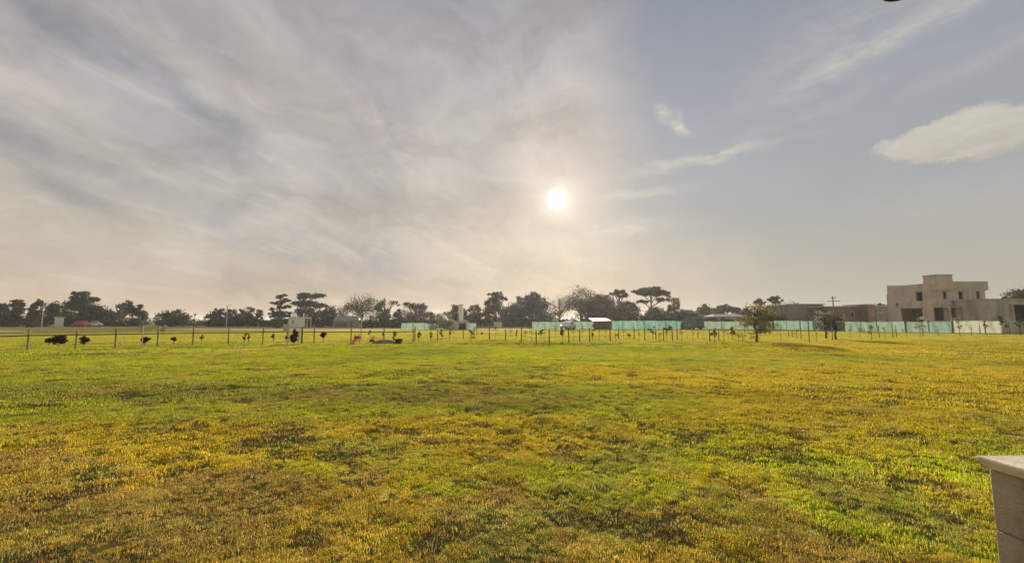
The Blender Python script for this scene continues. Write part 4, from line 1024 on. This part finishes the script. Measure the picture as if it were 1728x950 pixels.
def garage():
    Y = 58.0; root = empty('garage', (atY(1662, 541, Y).x, Y, 0), 'long low concrete garage wing with a dark doorway at the right edge', 'garage'); X0 = root.location.x
    Ht = zat(506, Y); a = atY(1714, 541, Y).x - X0; mb = MB()
    wall(mb, 'x', 0, .25, 0, 20, 0, Ht, [(a, a + 4.5, 0, zat(514, Y))]); wall(mb, 'y', 0, .25, .252, 3.7, 0, Ht - .002); wall(mb, 'x', 9.7, .25, 7, 20, 0, Ht); wall(mb, 'y', 19.75, .25, .252, 9.7, 0, Ht - .002)
    mb.build('wall', M['concrete'], root)
    MB().box(-.15, 20.1, -.15, 10, Ht + .002, Ht + .16).build('roof_slab', M['concrete_lt'], root)
    MB().box(a - .9, a - .15, -.14, -.002, zat(513, Y) + .1, zat(513, Y) + .35).build('lintel_board', M['plaster_lilac'], root)
garage()
def low_house(px0, px1, top, Y, mat, label, dep=8, opens=(), roof=None, roofmat=None, over=.25, face=False):
    x0 = atY(px0, 541, Y).x; x1 = atY(px1, 541, Y).x; Ht = zat(top, Y); root = empty('house', (x0, Y, 0), label, 'house'); w = x1 - x0; mb = MB()
    if face: a_ = -math.atan2(x0, Y); root.rotation_euler.z = a_; w *= math.cos(a_)
    hs = [(atY(a, 541, Y).x - x0, atY(b, 541, Y).x - x0 - (0 if not face else .0), max(0, zat(d, Y)), zat(c, Y)) for a, b, c, d in opens]
    wall(mb, 'x', 0, .2, 0, w, 0, Ht, hs); wall(mb, 'y', 0, .2, .202, dep, 0, Ht - .002); wall(mb, 'y', w - .2, .2, .202, dep, 0, Ht - .002); wall(mb, 'x', dep, .2, 0, w, 0, Ht)
    mb.build('wall', mat, root)
    for h in hs:
        if h[2] > .3:
            f = MB(); f.box(h[0], h[0] + .06, .06, .12, h[2], h[3]); f.box(h[1] - .06, h[1], .06, .12, h[2], h[3]); f.box(h[0] + .061, h[1] - .061, .06, .12, h[3] - .06, h[3]); f.box(h[0] + .061, h[1] - .061, .06, .12, h[2], h[2] + .06)
            w_ = f.build('window', M['plaster'], root); MB().box(h[0] + .065, h[1] - .065, .085, .095, h[2] + .065, h[3] - .065).build('pane', M['glass'], w_)
    if roof is None: MB().box(-over, w + over, -over, dep + .2 + over, Ht + .002, Ht + .16).build('roof', roofmat or M['concrete_lt'], root)
    else:
        zr = zat(roof, Y + dep / 2)
        V = [(-over, -over, Ht + .01), (w + over, -over, Ht + .01), (w + over, dep + over, Ht + .01), (-over, dep + over, Ht + .01), (w * .12, dep / 2, zr), (w * .88, dep / 2, zr)]
        MB().raw(V, [(0, 1, 5, 4), (2, 3, 4, 5), (1, 2, 5), (3, 0, 4), (3, 2, 1, 0)]).build('roof', roofmat or M['roof_red'], root)
    return root, w, Ht
low_house(1347, 1391, 514, 80, M['brick2'], 'low grey brown house left of the utility pole', 9, [(1375, 1384, 524, 541)])
low_house(1392, 1454, 518, 76, M['brick'], 'long low brown house below the utility pole', 9, [(1417, 1426, 529, 541), (1437, 1443, 526, 536)])
low_house(1466, 1478, 514.5, 74, M['brick'], 'narrow dark brown outbuilding between the low houses', 5)
low_house(1479, 1512, 517, 77, M['brick2'], 'flat roofed brown house behind the left corner of the two storey house', 7, [(1484, 1494, 528, 541)])
r_, w_, h_ = low_house(487, 515, 536, 96, M['plaster'], 'pale grey flat roofed house left of the dark hedge', 7, [(492, 495, 540, 546)], roofmat=M['plaster'], face=True)
MB().box(w_ + .1, w_ + 1.4, .2, 5, h_ - .2, h_ + .1).build('carport_roof', M['plaster'], r_)
for xx in (.45, 1.2): MB().box(w_ + xx, w_ + xx + .12, .25, .4, 0, h_ - .202).build('pillar', M['plaster'], r_)
MB().box(w_ * .90, w_ * .97, 2, 2.6, h_ + .162, h_ + 1.1).build('chimney', M['plaster'], r_)
MB().lathe([(.0, 0), (.45, 0), (.45, .7), (.3, .95), (0, 1.0)], 12, (w_ * .35, 3, h_ + .162)).build('water_tank', M['plaster'], r_, smooth=True)
r_, w_, h_ = low_house(563, 607, 541.5, 100, M['roof_grey'], 'small grey house with a pitched roof and dark porch arches', 6, [(566, 569, 544, 551), (571, 573, 544, 551), (575, 577, 544, 551), (580, 583, 543, 552), (590, 593, 543, 552), (596, 599, 544, 548), (601, 605, 543, 552)], roof=533, roofmat=M['roof_grey'], face=True)
MB().box(w_ * .55, w_ * .6, 2.6, 3, h_ + .6, h_ + 1.4).build('chimney', M['plaster'], r_)
low_house(92, 108, 536, 108, M['plaster'], 'small cream shed between the wide dark tree and the tallest left tree', 4, roofmat=M['plaster'], face=True)
low_house(1206, 1262, 534, 104, M['roof_grey'], 'grey roofed house behind the net left of the biggest sapling', 6, roof=530, roofmat=M['roof_grey'])
low_house(1139, 1183, 536, 98, M['roof_red'], 'low dark house with a pale roof edge behind the dark van', 5, roofmat=M['roof_grey'])

def tower():
    Y = 74; x0 = atY(773.5, 541, Y).x; x1 = atY(780.5, 541, Y).x; root = empty('tower', (x0, Y, 0), 'narrow white rendered tower rising out of the mint nets', 'tower'); w = x1 - x0
    MB().box(0, w, 0, .8, 0, zat(515, Y)).build('shaft', M['plaster'], root)
    MB().box(-.05, w + .05, -.05, .85, zat(515, Y) + .002, zat(514, Y) + .05).build('cap', M['concrete_lt'], root)
    xs = [atY(q, 541, Y).x - x0 for q in (768, 776, 788, 791)]; z_ = zat(546, Y) + .35
    mb = MB(); wall(mb, 'x', -1.6, .15, xs[0], xs[3], 0, z_, [(xs[1], xs[2], 0, z_ - .25)]); wall(mb, 'y', xs[0], .15, -1.448, -.06, 0, z_); wall(mb, 'y', xs[3] - .15, .15, -1.448, -.06, 0, z_)
    mb.build('gatehouse_wall', M['plaster_lilac'], root)
    MB().box(xs[0] - .1, xs[3] + .1, -1.7, -.06, z_ + .002, z_ + .09).build('gatehouse_roof', M['concrete_lt'], root)
    MB().box(xs[1] + .02, xs[2] - .02, -1.52, -1.48, .02, z_ - .27).build('door', M['net_dark'], root)
tower()
def shed():
    Y = 77.0; x0 = atY(1003, 541, Y).x; x1 = atY(1030.5, 541, Y).x; w = x1 - x0; dep = 3.4; z0 = zat(541.3, Y); root = empty('shed', (x0, Y, 0), 'dark wooden shed with a shiny metal roof glinting in the sun', 'shed')
    zr = z0 + dep * math.tan(R(7.5))
    for i in range(11):
        a = i * w / 11; MB().box(a + .012, a + w / 11 - .012, 0, .05 + .012 * (i % 2), 0, z0 - .02).build('board', M['wood_dk'], root)
    mb = MB(); wall(mb, 'y', 0, .08, .07, dep, 0, z0 - .03); wall(mb, 'y', w - .08, .08, .07, dep, 0, z0 - .03); wall(mb, 'x', dep, .08, 0, w, 0, z0 + .05); mb.build('wall', M['wood_dk'], root)
    V = [(-.35, -.25, z0), (w + .15, -.25, z0), (w + .15, dep + .3, zr + .06), (-.35, dep + .3, zr + .06)]; V += [(a, b, c - .06) for a, b, c in V]
    MB().raw(V, [(0, 1, 2, 3), (7, 6, 5, 4), (0, 4, 5, 1), (1, 5, 6, 2), (2, 6, 7, 3), (3, 7, 4, 0)]).build('roof', M['metal'], root)
shed()
o = MB().box(-.85, .85, -.4, .4, 0, 1.15).build('storage_box', M['plaster_lilac'], loc=(atY(840, 541, 92).x, 92, 0)); tag(o, 'small pale storage box at the foot of the tall lacy capped tree', 'storage box')
MB().box(-.92, .92, -.46, .46, 1.152, 1.24).build('lid', M['plaster'], o)

# poles
def pole(label, px, Y, top, r, mat, arm=None):
    p = atY(px, top, Y); root = empty('utility_pole' if arm == 'cross' else 'lamp_post', (p.x, Y, 0), label, 'pole')
    MB().tube([(0, 0, -.3), (0, 0, p.z)], [r, r * .65], 8).build('pole', mat, root)
    if arm == 'cross':
        for z_, w in ((p.z - .35, .45), (p.z - 1.0, 1.25)):
            MB().box(-w, w, -r - .11, -r - .002, z_ - .06, z_ + .06).build('crossarm', M['wood_dk'], root)
            for s_ in (-.85, 0, .85): MB().lathe([(.0, 0), (.05, 0), (.06, .08), (.03, .16), (0, .17)], 8, (s_ * w, -r - .06, z_ + .062)).build('insulator', M['plaster'], root)
        MB().lathe([(0, 0), (.2, 0), (.2, .7), (0, .75)], 10, (.55, -.1, p.z - 3.1)).build('transformer', M['roof_grey'], root, smooth=True)
    elif arm == 'lamp':
        MB().tube([(0, 0, p.z - .05), (.5, -.3, p.z + .12), (.9, -.5, p.z + .1)], [.05, .04, .04], 6).build('arm', mat, root)
        MB().box(.8, 1.25, -.62, -.42, p.z + .02, p.z + .09).build('lamp_head', mat, root)
pole('utility pole with crossarm rising behind the long low brown house', 1405, 84, 500, .15, M['wood_dk'], 'cross')
pole('pale lamp post in front of the low blue green tree', 384, 100, 515, .12, M['pole'], 'lamp')
pole('pale lamp post among the leftmost trees', 74, 102, 512, .12, M['pole'], 'lamp')

# vehicles
def car(label, px, Y, body, L=4.0, Wd=1.7, H=1.45, rz=0.0, van=False):
    x_ = atY(px, 541, Y).x; root = empty('van' if van else 'parked_car', (x_, Y, 0), label, 'van' if van else 'car', None, rz)
    if van: prof = [(-L / 2, .35), (-L / 2, 1.0), (-L / 2 + .3, 1.1), (-L / 2 + .9, H), (L / 2 - .05, H), (L / 2, 1.0), (L / 2, .35)]; cab = None
    else: prof = [(-L / 2, .35), (-L / 2 + .03, .72), (-L * .26, .90), (-L * .12, H), (L * .22, H), (L * .40, .95), (L / 2 - .02, .88), (L / 2, .35)]
    n = len(prof); V = []
    for s_ in (-1, 1):
        for (a, z_) in prof: V.append((a, s_ * Wd / 2 * (.86 if z_ > 1.05 else 1), z_))
    Fa = [tuple(range(n)), tuple(range(n, 2 * n))[::-1]] + [(i, i + n, (i + 1) % n + n, (i + 1) % n) for i in range(n)]
    MB().raw(V, Fa).build('body', body, root)
    z0, z1 = (.98, H - .14); a0, a1 = (-L * .19, L * .30) if not van else (-L / 2 + .55, L / 2 - .4)
    for s_ in (-1, 1):
        y_ = s_ * (Wd / 2 * .955); yt = s_ * (Wd / 2 * .875); e = s_ * .025
        V = [(a0, y_ + e, z0), (a1, y_ + e, z0), (a1 - .25, yt + e, z1), (a0 + .25, yt + e, z1)]; V += [(a, b - e * .8, c) for a, b, c in V]
        MB().raw(V, [(0, 1, 2, 3), (7, 6, 5, 4), (0, 4, 5, 1), (1, 5, 6, 2), (2, 6, 7, 3), (3, 7, 4, 0)]).build('side_window', M['glass'], root)
    zc = (H + .9) / 2
    MB().box(-L / 2 - .012, -L / 2 + .05, -Wd * .42, Wd * .42, .45, .55).build('bumper', M['rubber'], root)
    MB().box(L / 2 - .05, L / 2 + .014, -Wd * .42, Wd * .42, .45, .55).build('bumper', M['rubber'], root)
    # screen glass
    if van: q = [(L / 2 + .012, .98), (L / 2 - .03, H - .12)]
    else: q = [(L * .395 + .02, .98), (L * .23 + .02, H - .05)]
    MB().raw([(q[0][0], -Wd * .38, q[0][1]), (q[0][0], Wd * .38, q[0][1]), (q[1][0], Wd * .36, q[1][1]), (q[1][0], -Wd * .36, q[1][1])] + [(q[0][0] - .02, -Wd * .38, q[0][1] - .01), (q[0][0] - .02, Wd * .38, q[0][1] - .01), (q[1][0] - .02, Wd * .36, q[1][1] - .01), (q[1][0] - .02, -Wd * .36, q[1][1] - .01)],
             [(0, 1, 2, 3), (7, 6, 5, 4), (0, 4, 5, 1), (1, 5, 6, 2), (2, 6, 7, 3), (3, 7, 4, 0)]).build('rear_screen', M['glass'], root)
    for a in (-L * .31, L * .31):
        for s_ in (-1, 1):
            w = MB().tube([(a, s_ * (Wd / 2 - .2), .32), (a, s_ * (Wd / 2 + .012), .32)], [.32, .32], 16).build('wheel', M['rubber'], root)
            MB().tube([(a, s_ * (Wd / 2 + .013), .32), (a, s_ * (Wd / 2 + .03), .32)], [.18, .17], 12).build('rim', M['roof_grey'], w)
car('red car parked under the tallest left tree', 137, 104, M['red_paint'], L=3.7)
car('small white car seen end on right of the red car', 159, 107, M['white_paint'], rz=R(45), L=3.4)
car('white car parked in front of the mint net by the shiny roofed shed', 958, 75, M['white_paint'], rz=R(60), L=3.4)
car('dark blue grey van seen from behind in the gap of the turquoise net', 1166, 74, M['blue_paint'], L=4.4, Wd=1.75, H=1.95, rz=R(-72), van=True)

# ------------------------------------------------------------------ near wall at the lower right
def near_wall():
    ztop = .93; c = onz(1645, 767, ztop); X, Y = c.x, c.y; root = empty('low_wall', (X, Y, 0), 'low rendered block wall with a pale cement coping at the lower right', 'wall')
    W = .42; ov = .030; th = .054; ye = -1.6 - Y
    n = 4; L = (-ye) / n
    rr_ = random.Random(3)
    for i in range(n):
        mb = bpy.data.meshes.new('coping'); y1 = -i * L - .003 if i else 0.0; y0 = -(i + 1) * L + .003
        zt = ztop + rr_.uniform(-.001, .001); e0 = .018 if i == 0 else 0
        o = MB().raw([(.018, y0, ztop - th), (W - .018, y0, ztop - th), (W - .018, y1 - e0, ztop - th), (.018, y1 - e0, ztop - th), (0, y0, zt - .012), (W, y0, zt - .012), (W, y1, zt - .012), (0, y1, zt - .012), (.002, y0, zt), (W - .002, y0, zt), (W - .002, y1 - .002, zt), (.002, y1 - .002, zt)],
                     [(3, 2, 1, 0), (8, 9, 10, 11)] + [(a, a % 4 + 1 if a % 4 < 3 else 0, 0, 0) for a in ()] + [(k_ * 4 + a, k_ * 4 + (a + 1) % 4, k_ * 4 + 4 + (a + 1) % 4, k_ * 4 + 4 + a) for k_ in (0, 1) for a in range(4)]).build('coping', M['coping'], root)
        bv = o.modifiers.new('edge', 'BEVEL'); bv.width = .006; bv.segments = 2
    z = ztop - th - .004; k = 0; hgt = .285
    while z > -.05:
        z0 = z - hgt + .006; off = 0 if k % 2 == 0 else .3; y = -ov
        first = True
        while y > ye:
            l = .6 if not (first and off) else .3; y0 = max(y - l + .004, ye)
            o = MB().box(ov + rr_.uniform(-.0015, .0015), W - ov, y0, y, z0, z).build('block', M['block'], root)
            bv = o.modifiers.new('edge', 'BEVEL'); bv.width = .005; bv.segments = 2
            y = y - l; first = False
        z = z0 - .006; k += 1
    MB().box(ov + .006, W - ov - .006, ye + .01, -ov - .006, -.1, ztop - th - .001).build('mortar_core', M['mortar'], root)
near_wall()

# ------------------------------------------------------------------ lamp hanging just above the frame
def hanging_lamp():
    D_ = 3.2; r0 = ray(1536, -25); n_ = math.hypot(r0[0], r0[1]); t = D_ / n_
    p = Vector((r0[0] * t, r0[1] * t, CAM_H + r0[2] * t))
    root = empty('hanging_lamp', p, 'black round lamp shade hanging at the top right of the view', 'lamp')
    MB().lathe([(.0, .15), (.03, .15), (.05, .12), (.10, .07), (.130, .0), (.123, -.004), (.09, .055), (.04, .10), (.0, .11)], 40).build('lamp_shade', M['lamp_black'], root, smooth=True)
    MB().lathe([(0, -.03), (.022, -.02), (.03, .01), (.018, .05), (.014, .10)], 16, (0, 0, .03)).build('bulb', M['plaster'], root, smooth=True)
    MB().tube([(0, 0, .148), (0, 0, 1.6)], [.005, .005], 6).build('cord', M['lamp_black'], root)
hanging_lamp()

# ------------------------------------------------------------------ air
def haze():
    m, q, out = mat_base('air')
    v = q.n('ShaderNodeVolumePrincipled'); v.inputs['Color'].default_value = (1, .97, .93, 1)
    v.inputs['Density'].default_value = .00034; v.inputs['Anisotropy'].default_value = .45
    m.node_tree.links.new(v.outputs[0], out.inputs['Volume'])
    tag(MB().box(-2600, 2600, -2600, 2600, -1.4, 16).build('haze', m), kind='stuff')
haze()
